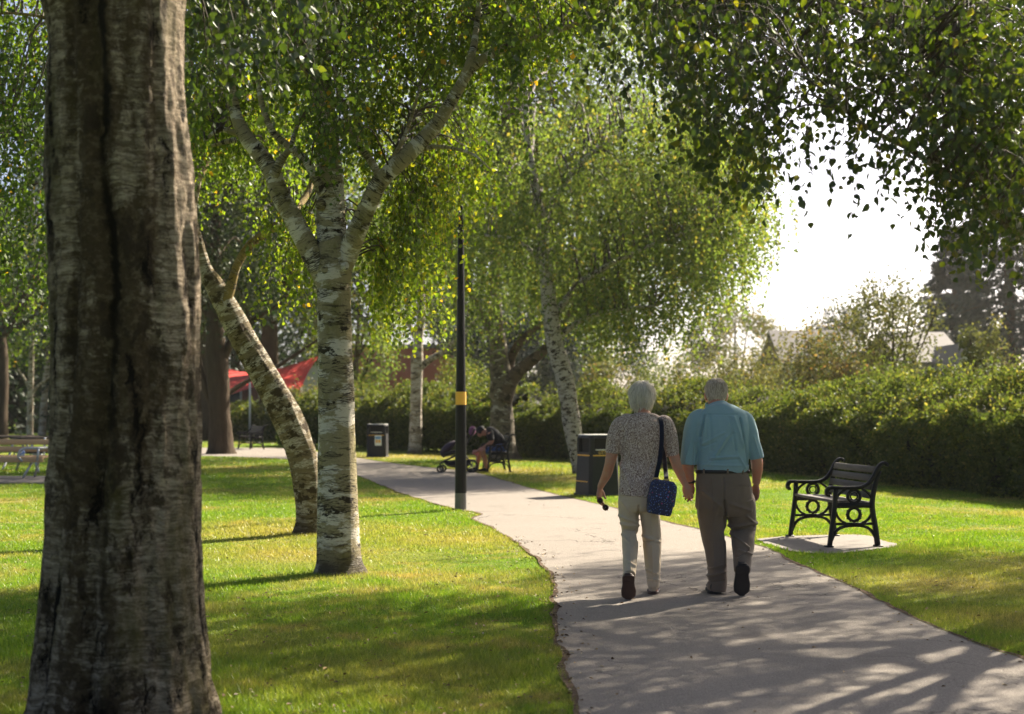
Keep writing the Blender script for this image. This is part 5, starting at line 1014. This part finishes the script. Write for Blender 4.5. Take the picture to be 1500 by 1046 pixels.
b = MB(); F.rings(b, [(934, 712, 26, .10, -.01), (934, 726, 27.5, .115, -.015), (934, 740, 27.5, .115, -.015), (934, 748, 20, .09, -.01)], 36)
F.rings(b, [(921, 728, 14, .105, -.01), (921, 745, 14.5, .10, 0), (922, 762, 14, .09, .02), (923, 776, 13, .085, .03), (922.5, 786, 12, .078, .0), (923, 800, 11.5, .075, -.07), (923, 816, 10.5, .07, -.15), (922.5, 832, 9.4, .065, -.25), (922.5, 844, 9, .06, -.315)], 30, ex=2.2)
F.rings(b, [(949, 728, 13.5, .105, -.01), (951, 745, 14, .10, .0), (953, 765, 14, .09, .03), (955, 785, 14.2, .082, .05), (955.5, 800, 13.4, .078, .05), (956, 820, 11.8, .072, .035), (957, 840, 10, .066, .02), (957, 853, 9.2, .06, .01), (957, 859, 8.8, .06, .01)], 30, ex=2.2)
wf = [(q(910, 756, -.07), q(934, 766, -.08), .010, .010), (q(912, 768, -.07), q(936, 771, -.06), .009, .011), (q(914, 776, -.05), q(934, 777, -.05), .007, -.012), (q(912, 784, -.06), q(926, 800, -.12), .008, .006), (q(935, 742, -.1), q(935, 790, -.04), .009, -.014), (q(944, 786, -.03), q(966, 794, -.03), .010, .008), (q(945, 796, -.03), q(964, 790, -.03), .008, -.008),
      (q(922, 785, -.06), q(923, 836, -.31), .004, .006), (q(955, 800, -.03), q(957, 852, -.05), .004, .006), (q(953, 750, -.09), q(955, 782, -.04), .004, .004), (q(949, 835, -.04), q(962, 841, -.04), .008, .006), (q(950, 847, -.04), q(964, 850, -.04), .006, .006), (q(918, 820, -.2), q(930, 828, -.24), .008, .006), (q(912, 735, -.1), q(922, 750, -.1), .012, .006)]
garment(b, .006, 4, wf, .005, (10, 10, 6), 4).build('trousers', M_beige, t)
def shoe(t, heel, toe, up, wid, upper, sole, nm='shoe', h=.07, th=.022):
    """heel and toe points of the sole line, up = direction from sole to instep"""
    heel, toe, up = (np.asarray(x, float) for x in (heel, toe, up)); d = nrm(toe - heel); up = nrm(up - (up @ d) * d); L = np.linalg.norm(toe - heel); s = np.linspace(0, 1, 9); sd_ = np.cross(d, up)
    wp = np.interp(s, [0, .06, .2, .42, .68, .88, .97, 1], np.array([.45, .72, .80, .78, 1.0, .86, .55, .25]) * wid / 2); m = MB()
    hh = np.interp(s, [0, .1, .4, .7, 1], [h * .9, h, h * .9, h * .55, h * .25])
    tube(m, [heel + d * L * k + up * (th + a * .45) for k, a in zip(s, hh)], wp * .97, hh * .55, seg=20, n=30, ref=sd_, ex=2.4); o = m.build(nm, upper, t)
    m = MB(); tube(m, [heel + d * L * k + up * th * .5 for k in s], wp * 1.06, np.full(9, th * .55), seg=24, n=34, ref=sd_, ex=4); m.build('sole', sole, o)
    m = MB(); tube(m, [heel + d * L * k + up * -.002 for k in (.03, .08, .2, .27)], np.array([.55, .8, .86, .8]) * wid / 2, np.full(4, .012), seg=20, n=10, ref=sd_, ex=4); m.build('heel', sole, o); return o
shoe(t, F(920.5, 841, -.375), F(921, 879, -.31), (0, 1, .2), .108, M_bshoe, M_brsole); shoe(t, F(956.5, 872, -.02) + np.array([0, 0, .006]), F(958, 872, .24) * np.array([1, 1, 0]) + np.array([0, 0, .01]), (0, 0, 1), .10, M_bshoe, M_brsole)
# bag and strap, sunglasses
def bag_mat():
    t = NT('star_print_navy'); ps = t.n('TexCoord').outputs['Object']; c = (.010, .018, .060)
    for sc, thr, col in ((34, .14, (.10, .19, .48)), (55, .10, (.40, .46, .62)), (26, .13, (.30, .03, .11)), (40, .08, (.45, .40, .12)), (70, .2, (.08, .15, .45))):
        v = t.n('TexVoronoi', Vector=t.n('VectorMath', {'operation': 'ADD'}, i0=ps, i1=(sc * .37, 0, sc * .11)).outputs[0], Scale=sc); c = t.mix(t.step(v.outputs['Distance'], thr + .06, thr), c, col) if not isinstance(c, tuple) else t.mix(t.step(v.outputs['Distance'], thr + .06, thr), c, col)
    return t.bsdf(c, .6, t.bump(t.noise(ps, 60, 3), .3, .01))
M_bag = bag_mat(); M_strap = cloth_mat('navy_webbing', (.012, .014, .030), 200, .2, .3); M_buckle = plain('brass_buckle', (.5, .36, .14), .35, .1, 9, 0, Metallic=.8)
bo = F(969, 729, -.15); bt = thing('shoulder_bag', 'navy star print bag hanging at the woman\'s right hip', 'bag', F.r + bo)
m = MB(); tl = rotm(0, R(10), 0); rows = [(-.128, .070, .045), (-.125, .088, .058), (-.09, .096, .066), (0, .099, .066), (.07, .097, .060), (.105, .090, .05), (.128, .075, .036), (.133, .055, .02)]
tube(m, [tl @ np.array([0, 0, z]) for z, a, d in rows], [a for z, a, d in rows], [d for z, a, d in rows], seg=36, n=36, ref=tl @ np.array([1, 0, 0]), ex=3.6, nz=.02); m.build('pouch', M_bag, bt)
m = MB(); tube(m, [tl @ np.array([0, -.012, z]) for z in (.128, .10, .02, -.045, -.055)], [.07, .099, .104, .103, .096], [.03, .056, .068, .068, .058], seg=36, n=24, ref=tl @ np.array([1, 0, 0]), ex=3.6, nz=.015); m.build('flap', M_bag, bt)
m = MB(); L_ = lambda a, b_, dy: F(a, b_, dy) - bo
tube(m, [L_(961, 700, -.15), L_(966, 675, -.15), L_(969, 650, -.14), L_(969.5, 630, -.13), L_(968.5, 618, -.105), L_(967, 611.5, -.05), L_(967, 612, .03), L_(968, 625, .085), L_(972, 660, .10), L_(975, 690, .02), L_(976, 701, -.10)], .017, .0035, seg=10, n=80, ref=(1, 0, .1), ex=4)
m.build('strap', M_strap, bt)
for a, b_ in ((961, 701), (976, 703)): m = MB(); box(m, L_(a, b_, -.155), (.045, .008, .018), bev=.003); m.build('buckle', M_buckle, bt)
so = F(882, 737, .06); st_ = thing('sunglasses', 'folded tortoiseshell sunglasses in the woman\'s left hand', 'sunglasses', F.r + so); M_tort = (lambda t: t.bsdf(t.ramp(t.noise(t.n('TexCoord').outputs['Object'], 90, 3), [(.4, (.03, .010, .006)), (.6, (.20, .07, .025))]), .25))(NT('tortoiseshell')); M_lens = plain('dark_lens', (.02, .010, .007), .08, .1, 9, 0)
ax = nrm(np.array([.62, 0, -.78])); ay = np.array([0, 1., 0]); az = np.cross(ax, ay); m = MB()
for k in (-1, 1): tube(m, [ax * (.034 * k + .020 * math.cos(q)) * 1.0 + az * .019 * math.sin(q) + ax * .008 for q in np.linspace(0, 6.283, 20)], .0055, seg=8, cap=False)
tube(m, [ax * -.010 + az * .006 + ax * .008, ax * .010 + az * .006 + ax * .008], .005, seg=8, n=3); m.build('frame', M_tort, st_)
for k in (-1, 1): m = MB(); tube(m, [ax * (.034 * k + .008) - ay * .002, ax * (.034 * k + .008) + ay * .002], .019, seg=18, n=2); m.build('lens', M_lens, st_)
for k in (-1, 1): m = MB(); tube(m, [ax * (.060 * k + .008), ax * (.05 * k) + ay * .012, -ax * (.04 * k) + ay * (.012 + .006 * k) - az * .004, -ax * (.062 * k) + ay * .014 - az * .016], [.005, .004, .003, .0045], seg=8, n=16); m.build('temple', M_tort, st_)

# ---------------------------------------------------------------- the man
F = Fig(1058, 870); t = thing('person', 'man in teal short sleeved shirt and taupe trousers walking away', 'person', F.r, group='couple walking hand in hand')
body = MB(); hc = F(1049, 579, .10); Rm = head(body, hc, 1.02, .34, True, True)
F.rings(body, [(1049, 588, 11.5, .058, .06), (1049.5, 596, 12.5, .062, .03), (1052, 606, 26, .08, -.0), (1056, 620, 37, .10, -.03), (1058, 650, 37, .11, -.03), (1058, 690, 34, .115, 0), (1059, 720, 36, .12, -.01), (1061, 740, 34, .11, 0), (1061, 750, 12, .06, 0)], 28)
F.cord(body, [(1021, 618, 9, -.02), (1013, 645, 9, -.025), (1009, 672, 9.0, -.02), (1007.5, 688, 8.8, -.01), (1010, 700, 7.2, .0), (1012, 709, 5.6, .015)])
F.cord(body, [(1090, 618, 9, -.02), (1099, 645, 8.5, -.03), (1107.5, 670, 8.8, -.03), (1109, 686, 8.4, -.01), (1108.5, 698, 7.0, .02), (1107.5, 708, 5.6, .045)])
bonehand(body, F(1012, 708, .045), (-.20, .0, -1), (-.35, -1, 0), (1, 0, 0), (.9, 1.0, 1.05, 1.05), 1.0, thumb=(.8, .3, .45))
bonehand(body, F(1107.5, 709, .045), (.04, .12, -1), (-.85, -.5, 0), (-.3, 1, 0), (.95, .9, .85, .8), 1.0, thumb=(.8, .45, .3))
F.cord(body, [(1043, 740, 17, .0), (1046, 785, 11.5, .03), (1050, 830, 9.5, .01), (1048, 860, 7, .0)]); F.cord(body, [(1084, 740, 17, .0), (1088, 776, 11.5, .09), (1088, 805, 9.5, -.05), (1087, 830, 7, -.17)])
F.cord(body, [(1048, 862, 7, .0), (1047, 864, 8, .08), (1046, 866, 7, .19)]); F.cord(body, [(1087, 832, 6, -.17), (1087, 850, 5, -.155), (1087, 864, 4, -.135)])
fuse(body).build('body', M_skin_m, t); eyes(t, hc, Rm, 1.02, 0)
h2 = MB(); hr = np.array((.084, .100, .082)) * 1.02; hcen = hc + Rm @ np.array([0, -.014, .044]); ellipsoid(h2, hcen, hr, 28, 20, Rm); F.rings(h2, [(1049, 566, 14, .06, .078), (1049, 571, 15.6, .07, .075), (1049, 577, 14.8, .066, .064), (1049, 583, 13.0, .058, .052), (1049, 588, 10, .045, .046)], 28)
v, fs = remesh(h2, .006, 5); lo = (v - hc) @ Rm; face = (lo[:, 1] > .05) & (lo[:, 2] < .075); v = v - (np.where(face, lo[:, 1] - .05, 0)[:, None]) * (Rm @ np.array([0, 1, 0]))
v = v + vnormals(v, fs) * (.003 * vnoise(v * np.array([60, 60, 22]), 3))[:, None]
m = MB(); m.add(v, fs, rnd=np.clip(.5 + .3 * fbm(v * np.array([40, 40, 16]), 6) + .25 * np.clip((hc[2] - v[:, 2]) / .06, -1, 1), 0, 1)); hair_strands(m, v, vnormals(v, fs), ~face, 1500, np.random.default_rng(9), .024, hcen + np.array([0, -.03, .09]), .0012, .003); m.build('hair', M_hair_m, t)
b = MB(); F.rings(b, [(1049, 594, 15, .07, .03), (1051, 600, 22, .082, .01), (1053, 606, 32, .098, -.015), (1055, 614, 39, .115, -.03), (1057, 626, 40, .13, -.045), (1058, 642, 39, .137, -.045), (1058.5, 660, 38, .137, -.03), (1058.5, 676, 38, .138, -.02), (1058.5, 685, 38, .136, -.01), (1058.5, 690, 36.5, .128, -.005)], 44, ex=2.3)
F.cord(b, [(1033, 606, 10, -.02), (1022, 615, 14, -.02), (1016, 630, 14, -.025), (1012, 650, 13.4, -.03), (1009.5, 668, 12.8, -.03), (1008.5, 681, 12.4, -.03)]); F.cord(b, [(1081, 608, 10, -.02), (1090, 616, 13.5, -.02), (1096, 630, 13, -.03), (1102, 650, 12, -.035), (1106.5, 662, 11, -.035), (1109, 672, 10, -.035)])
q = lambda a, b_, dy=-.17: F(a, b_, dy)
sf = [(q(1032, 609, -.1), q(1026, 640), .007, -.012), (q(1026, 640, -.15), q(1022, 682, -.1), .010, -.004), (q(1083, 612, -.1), q(1090, 640, -.15), .007, -.012), (q(1090, 640, -.15), q(1097, 680, -.1), .008, -.012), (q(1032, 607, -.12), q(1080, 607, -.13), .004, -.004), (q(1036, 609), q(1030, 650), .010, .006), (q(1040, 609), q(1042, 660), .012, -.004), (q(1076, 612), q(1090, 655), .010, .006),
      (q(1070, 612), q(1078, 660), .010, -.005), (q(1030, 650), q(1060, 634), .009, .004), (q(1064, 640), q(1040, 680), .012, .006), (q(1074, 635), q(1052, 668), .010, -.005), (q(1042, 671), q(1080, 669), .007, .007), (q(1040, 675), q(1082, 673), .006, -.005), (q(1082, 668), q(1094, 686), .009, .007), (q(1030, 681, -.12), q(1088, 682, -.12), .008, .004), (q(1030, 655), q(1048, 648), .008, -.004), (q(1012, 640, -.06), q(1003, 676, -.06), .008, .005), (q(1018, 650, -.08), q(1016, 680, -.08), .008, -.006), (q(1104, 640, -.08), q(1112, 668, -.08), .008, .005)]
garment(b, .006, 3, sf, .004, (9, 9, 6), 7).build('shirt', M_shirt, t)
m = MB(); tube(m, [F(1049.5 + 15.5 * math.cos(a), 594 - 2.2 * math.sin(a), .03 + .072 * math.sin(a)) for a in np.linspace(0, 2 * math.pi, 26)], .018, .006, seg=10, n=26, ref=(0, .35, 1), cap=False, ex=3); m.build('collar', M_shirt, t)
b = MB(); F.rings(b, [(1058.5, 691, 37.5, .13, 0), (1058.5, 700, 39, .137, -.008), (1060, 714, 41, .147, -.018), (1061, 728, 42.5, .148, -.018), (1062, 742, 43, .14, -.01), (1062, 752, 32, .11, 0)], 44, ex=2.3)
F.rings(b, [(1042, 728, 22, .135, -.012), (1043, 748, 21.5, .118, .0), (1044, 768, 20, .105, .018), (1046, 788, 18, .095, .024), (1048.5, 808, 16, .088, .018), (1050.5, 828, 14.6, .084, .008), (1051, 846, 14.2, .085, .0), (1050, 858, 14, .09, .004), (1049.5, 864, 13.2, .088, .006)], 32, ex=2.3)
F.rings(b, [(1083, 728, 22, .135, -.012), (1085.5, 748, 22, .118, .02), (1087.5, 764, 20.5, .108, .05), (1088, 776, 19, .10, .065), (1088, 786, 17.4, .092, .03), (1088, 800, 16.5, .088, -.03), (1087.5, 816, 13.8, .078, -.10), (1087, 830, 12, .07, -.165), (1087, 836, 11.4, .062, -.19)], 32, ex=2.3)
tf = [(q(1061, 735), q(1066, 790, -.05), .010, -.016), (q(1060, 700, -.16), q(1061, 735, -.18), .006, -.006), (q(1068, 772, -.06), q(1108, 765, -.04), .009, .012), (q(1072, 778, -.06), q(1107, 772, -.05), .008, -.014), (q(1094, 756, -.08), q(1107, 768, -.03), .008, .010), (q(1074, 784, -.06), q(1096, 802, -.10), .008, .008), (q(1082, 806, -.12), q(1100, 812, -.14), .008, .009), (q(1078, 815, -.14), q(1096, 806, -.14), .006, -.007),
      (q(1038, 845, -.08), q(1062, 838, -.08), .009, .010), (q(1037, 853, -.08), q(1060, 850, -.08), .007, -.009), (q(1040, 834, -.08), q(1058, 828, -.07), .008, .006), (q(1043, 700, -.14), q(1046, 830, -.06), .005, .004), (q(1084, 712, -.16), q(1098, 712, -.14), .003, -.005), (q(1030, 720, -.13), q(1056, 742, -.13), .012, .006), (q(1070, 738, -.15), q(1100, 748, -.1), .012, .007), (q(1050, 742, -.12), q(1040, 790, -.07), .010, .005), (q(1056, 790, -.05), q(1062, 830, -.05), .008, .007), (q(1022, 705, -.1), q(1027, 760, -.08), .010, .004)]
garment(b, .006, 3, tf, .005, (9, 9, 5), 9).build('trousers', M_taupe, t)
m = MB(); tube(m, [F(1058.5 + 39.3 * math.cos(a), 691, -.003 + .1405 * math.sin(a)) for a in np.linspace(0, 2 * math.pi, 60)], .014, .004, seg=8, n=60, ref=(0, 0, 1), cap=False, ex=4); m.build('belt', M_belt, t)
for a, dy in ((1031, -.112), (1066, -.147), (1088, -.108)): m = MB(); box(m, F(a, 691, dy), (.014, .01, .042), bev=.002); m.build('belt_loop', M_taupe, t)
m = MB(); box(m, F(1090, 711.5, -.147), (.10, .006, .006), rz=.25, bev=.002); m.build('pocket_welt', M_taupe, t)
m = MB(); wr_ = F(1011.6, 706, .01); tube(m, [wr_ + np.array([.034 * math.cos(a), .034 * math.sin(a), .004 * math.cos(a)]) for a in np.linspace(0, 6.283, 24)], .010, .003, seg=8, ref=(0, 0, 1), cap=False); m.build('wristband', M_belt, t)
shoe(t, F(1046.5, 870.5, -.07) * np.array([1, 1, 0]) + np.array([0, 0, .006]), F(1045, 868, .23) * np.array([1, 1, 0]) + np.array([0, 0, .012]), (0, 0, 1), .128, M_shoe, M_sole, h=.075)
shoe(t, F(1088, 826, -.255), F(1086.5, 873, -.17), (0, 1, .25), .122, M_shoe, M_sole, h=.075)

# ---------------------------------------------------------------- the person on the far bench, bent forward
S0 = np.array([-.28, 32.75, 0]); D8 = 32.7; t = thing('person', 'person in cap, black T-shirt and blue shorts bent forward on the far bench', 'person', S0)
Q = lambda px, py, dy=0.: P(px, py, D8 + dy) - S0
body = MB(); hc = Q(706, 631.5, 0); ellipsoid(body, hc, (.095, .078, .115), 18, 14, rotm(0, -.9, 0)); ellipsoid(body, hc + np.array([-.05, 0, -.07]), (.06, .055, .065), 14, 10); ellipsoid(body, hc + np.array([-.105, 0, -.06]), (.02, .016, .02), 8, 6)
for s in (-1, 1): ellipsoid(body, hc + np.array([.015, s * .078, -.015]), (.022, .01, .032), 10, 8)
def cd(rows, seg=14): tube(body, [Q(a, b, e) for a, b, r, e in rows], [r for *_, r, e in rows], seg=seg, n=len(rows) * 5)
cd([(709, 635, .055, 0), (713, 633, .06, 0), (718, 632, .08, 0)]); cd([(717, 633, .11, 0), (724, 639, .135, 0), (731, 648, .13, 0), (737, 656, .14, 0)], 20)
for s in (-1, 1):
    cd([(717, 634, .065, s * .17), (719, 641, .058, s * .2), (720, 647, .050, s * .2), (711, 654, .042, s * .15), (704, 659, .034, s * .09), (700, 661, .026, s * .06)])
    bonehand(body, Q(700, 661, s * .06), (-.95, 0, -.3), (0, -s, -.5), (0, 0, 1), (1, 1, 1, 1), 1.0)
cd([(737, 657, .10, -.1), (722, 659, .085, -.12), (708, 660, .068, -.13), (710, 672, .058, -.13), (713, 686, .042, -.13)]); cd([(737, 657, .10, .1), (720, 659, .085, .14), (704, 660, .068, .17), (701, 672, .056, .17), (698, 686, .042, .18)])
fuse(body, .008, 3).build('body', M_skin_m, t)
M_tee = cloth_mat('black_cotton', (.014, .014, .018), 200, .3, .3); M_short = cloth_mat('blue_cotton', (.035, .085, .26), 200, .2, .3); M_cap = plain('black_cap', (.015, .013, .014), .8, .3, 20, .3); M_pink = plain('pink_cloth', (.72, .30, .34), .8, .15, 16, .4)
body = MB(); cd([(714, 633, .085, 0), (718, 632.5, .125, 0), (725, 639, .15, 0), (732, 648, .145, 0), (738, 657, .155, 0)], 22)
for s in (-1, 1): cd([(717, 633, .085, s * .13), (719, 641, .078, s * .2), (719.5, 645, .074, s * .2)])
garment(body, .010, 3, (), .008, (8, 8, 8), 3).build('tshirt', M_tee, t)
body = MB(); cd([(738, 656, .145, 0), (735, 659, .13, 0)], 20); cd([(737, 657, .12, -.1), (722, 659, .105, -.12), (711, 660, .092, -.13)]); cd([(737, 657, .12, .1), (720, 659, .105, .14), (708, 660, .09, .165)])
garment(body, .010, 3, (), .008, (8, 8, 8), 4).build('shorts', M_short, t)
m = MB(); Rc = rotm(0, -.9, 0); ellipsoid(m, hc + Rc @ np.array([.0, 0, .03]), (.104, .088, .10), 20, 14, Rc); tube(m, [hc + Rc @ np.array(p_) for p_ in ((-.06, 0, .05), (-.12, 0, .045), (-.175, 0, .03))], [.075, .07, .04], [.012, .008, .006], seg=14, n=10, ref=(0, 1, 0)); m.build('cap', M_cap, t)
for (a, b_, dy) in ((713, 688.5, -.13), (698, 688.5, .18)): shoe(t, Q(a + 3, b_ + 2.5, dy) * np.array([1, 1, 0]) + np.array([0, 0, .004]), Q(a - 12, b_ + 2.5, dy) * np.array([1, 1, 0]) + np.array([0, 0, .01]), (0, 0, 1), .10, M_shoe, M_sole)
m = MB(); tube(m, [(-.05, 0, .05), (-.02, 0, .03), (.03, .02, .0), (.06, 0, -.06)], [.03, .06, .06, .02], [.03, .05, .045, .02], seg=14, n=16, nz=.2, nzs=(14, 14, 14)); tag(m.build('cloth', M_pink, loc=tuple(S0 + Q(696, 664, .02))), 'pink cloth held in the hands of the seated person', 'cloth')

# ---------------------------------------------------------------- fallen leaves and bits on lawn and path
g = np.random.default_rng(77); n = 2200; y = 5.6 * (34 / 5.6) ** g.random(n); x = (g.random(n) * 2 - 1) * (y * .38 + .5); p = np.column_stack([x, y, .012 + .03 * g.random(n)]); ip = inside(p, poly); k = ~ip | (g.random(n) < .10); p = p[k]; ip = ip[k]; p[ip, 2] = .012
e = np.vstack([eL[(eL[:, 1] < 16)], eL[(eL[:, 1] < 16)], eR[(eR[:, 1] < 16)]]); s_ = e[g.integers(0, len(e), 500)] + np.column_stack([g.normal(0, .11, (500, 2)), .012 + .006 * g.random(500)]); p = np.vstack([p, s_]); n = len(p)
m = MB(); ax = np.column_stack([g.normal(0, 1, (n, 2)), g.normal(0, .12, n)]); leaves(m, p, ax, np.column_stack([g.normal(0, .3, (n, 2)), np.ones(n)]), .018 + .018 * g.random(n), .012 + .010 * g.random(n), g.random(n), True, .5)
M_fallen = (lambda t: t.bsdf(t.ramp(t.attr('rnd', 'Fac'), [(0, (.06, .035, .018)), (.5, (.20, .12, .05)), (.8, (.36, .25, .09)), (1, (.42, .36, .24))]), .7))(NT('dry_leaf')); struct(m.build('fallen_leaves', M_fallen), 'stuff')
# ================================================================ summer haze over the park
m = MB(); box(m, (0, 62, 14), (340, 160, 30)); hz = m.build('haze', [], None, False); struct(hz, 'stuff')
hm = bpy.data.materials.new('haze'); hm.use_nodes = True; hn = hm.node_tree.nodes; hn.clear(); ho = hn.new('ShaderNodeOutputMaterial'); hv = hn.new('ShaderNodeVolumePrincipled')
hv.inputs['Density'].default_value = .0002; hv.inputs['Color'].default_value = (1, .97, .90, 1); hv.inputs['Anisotropy'].default_value = .45; hm.node_tree.links.new(hv.outputs[0], ho.inputs['Volume']); hz.data.materials.append(hm)
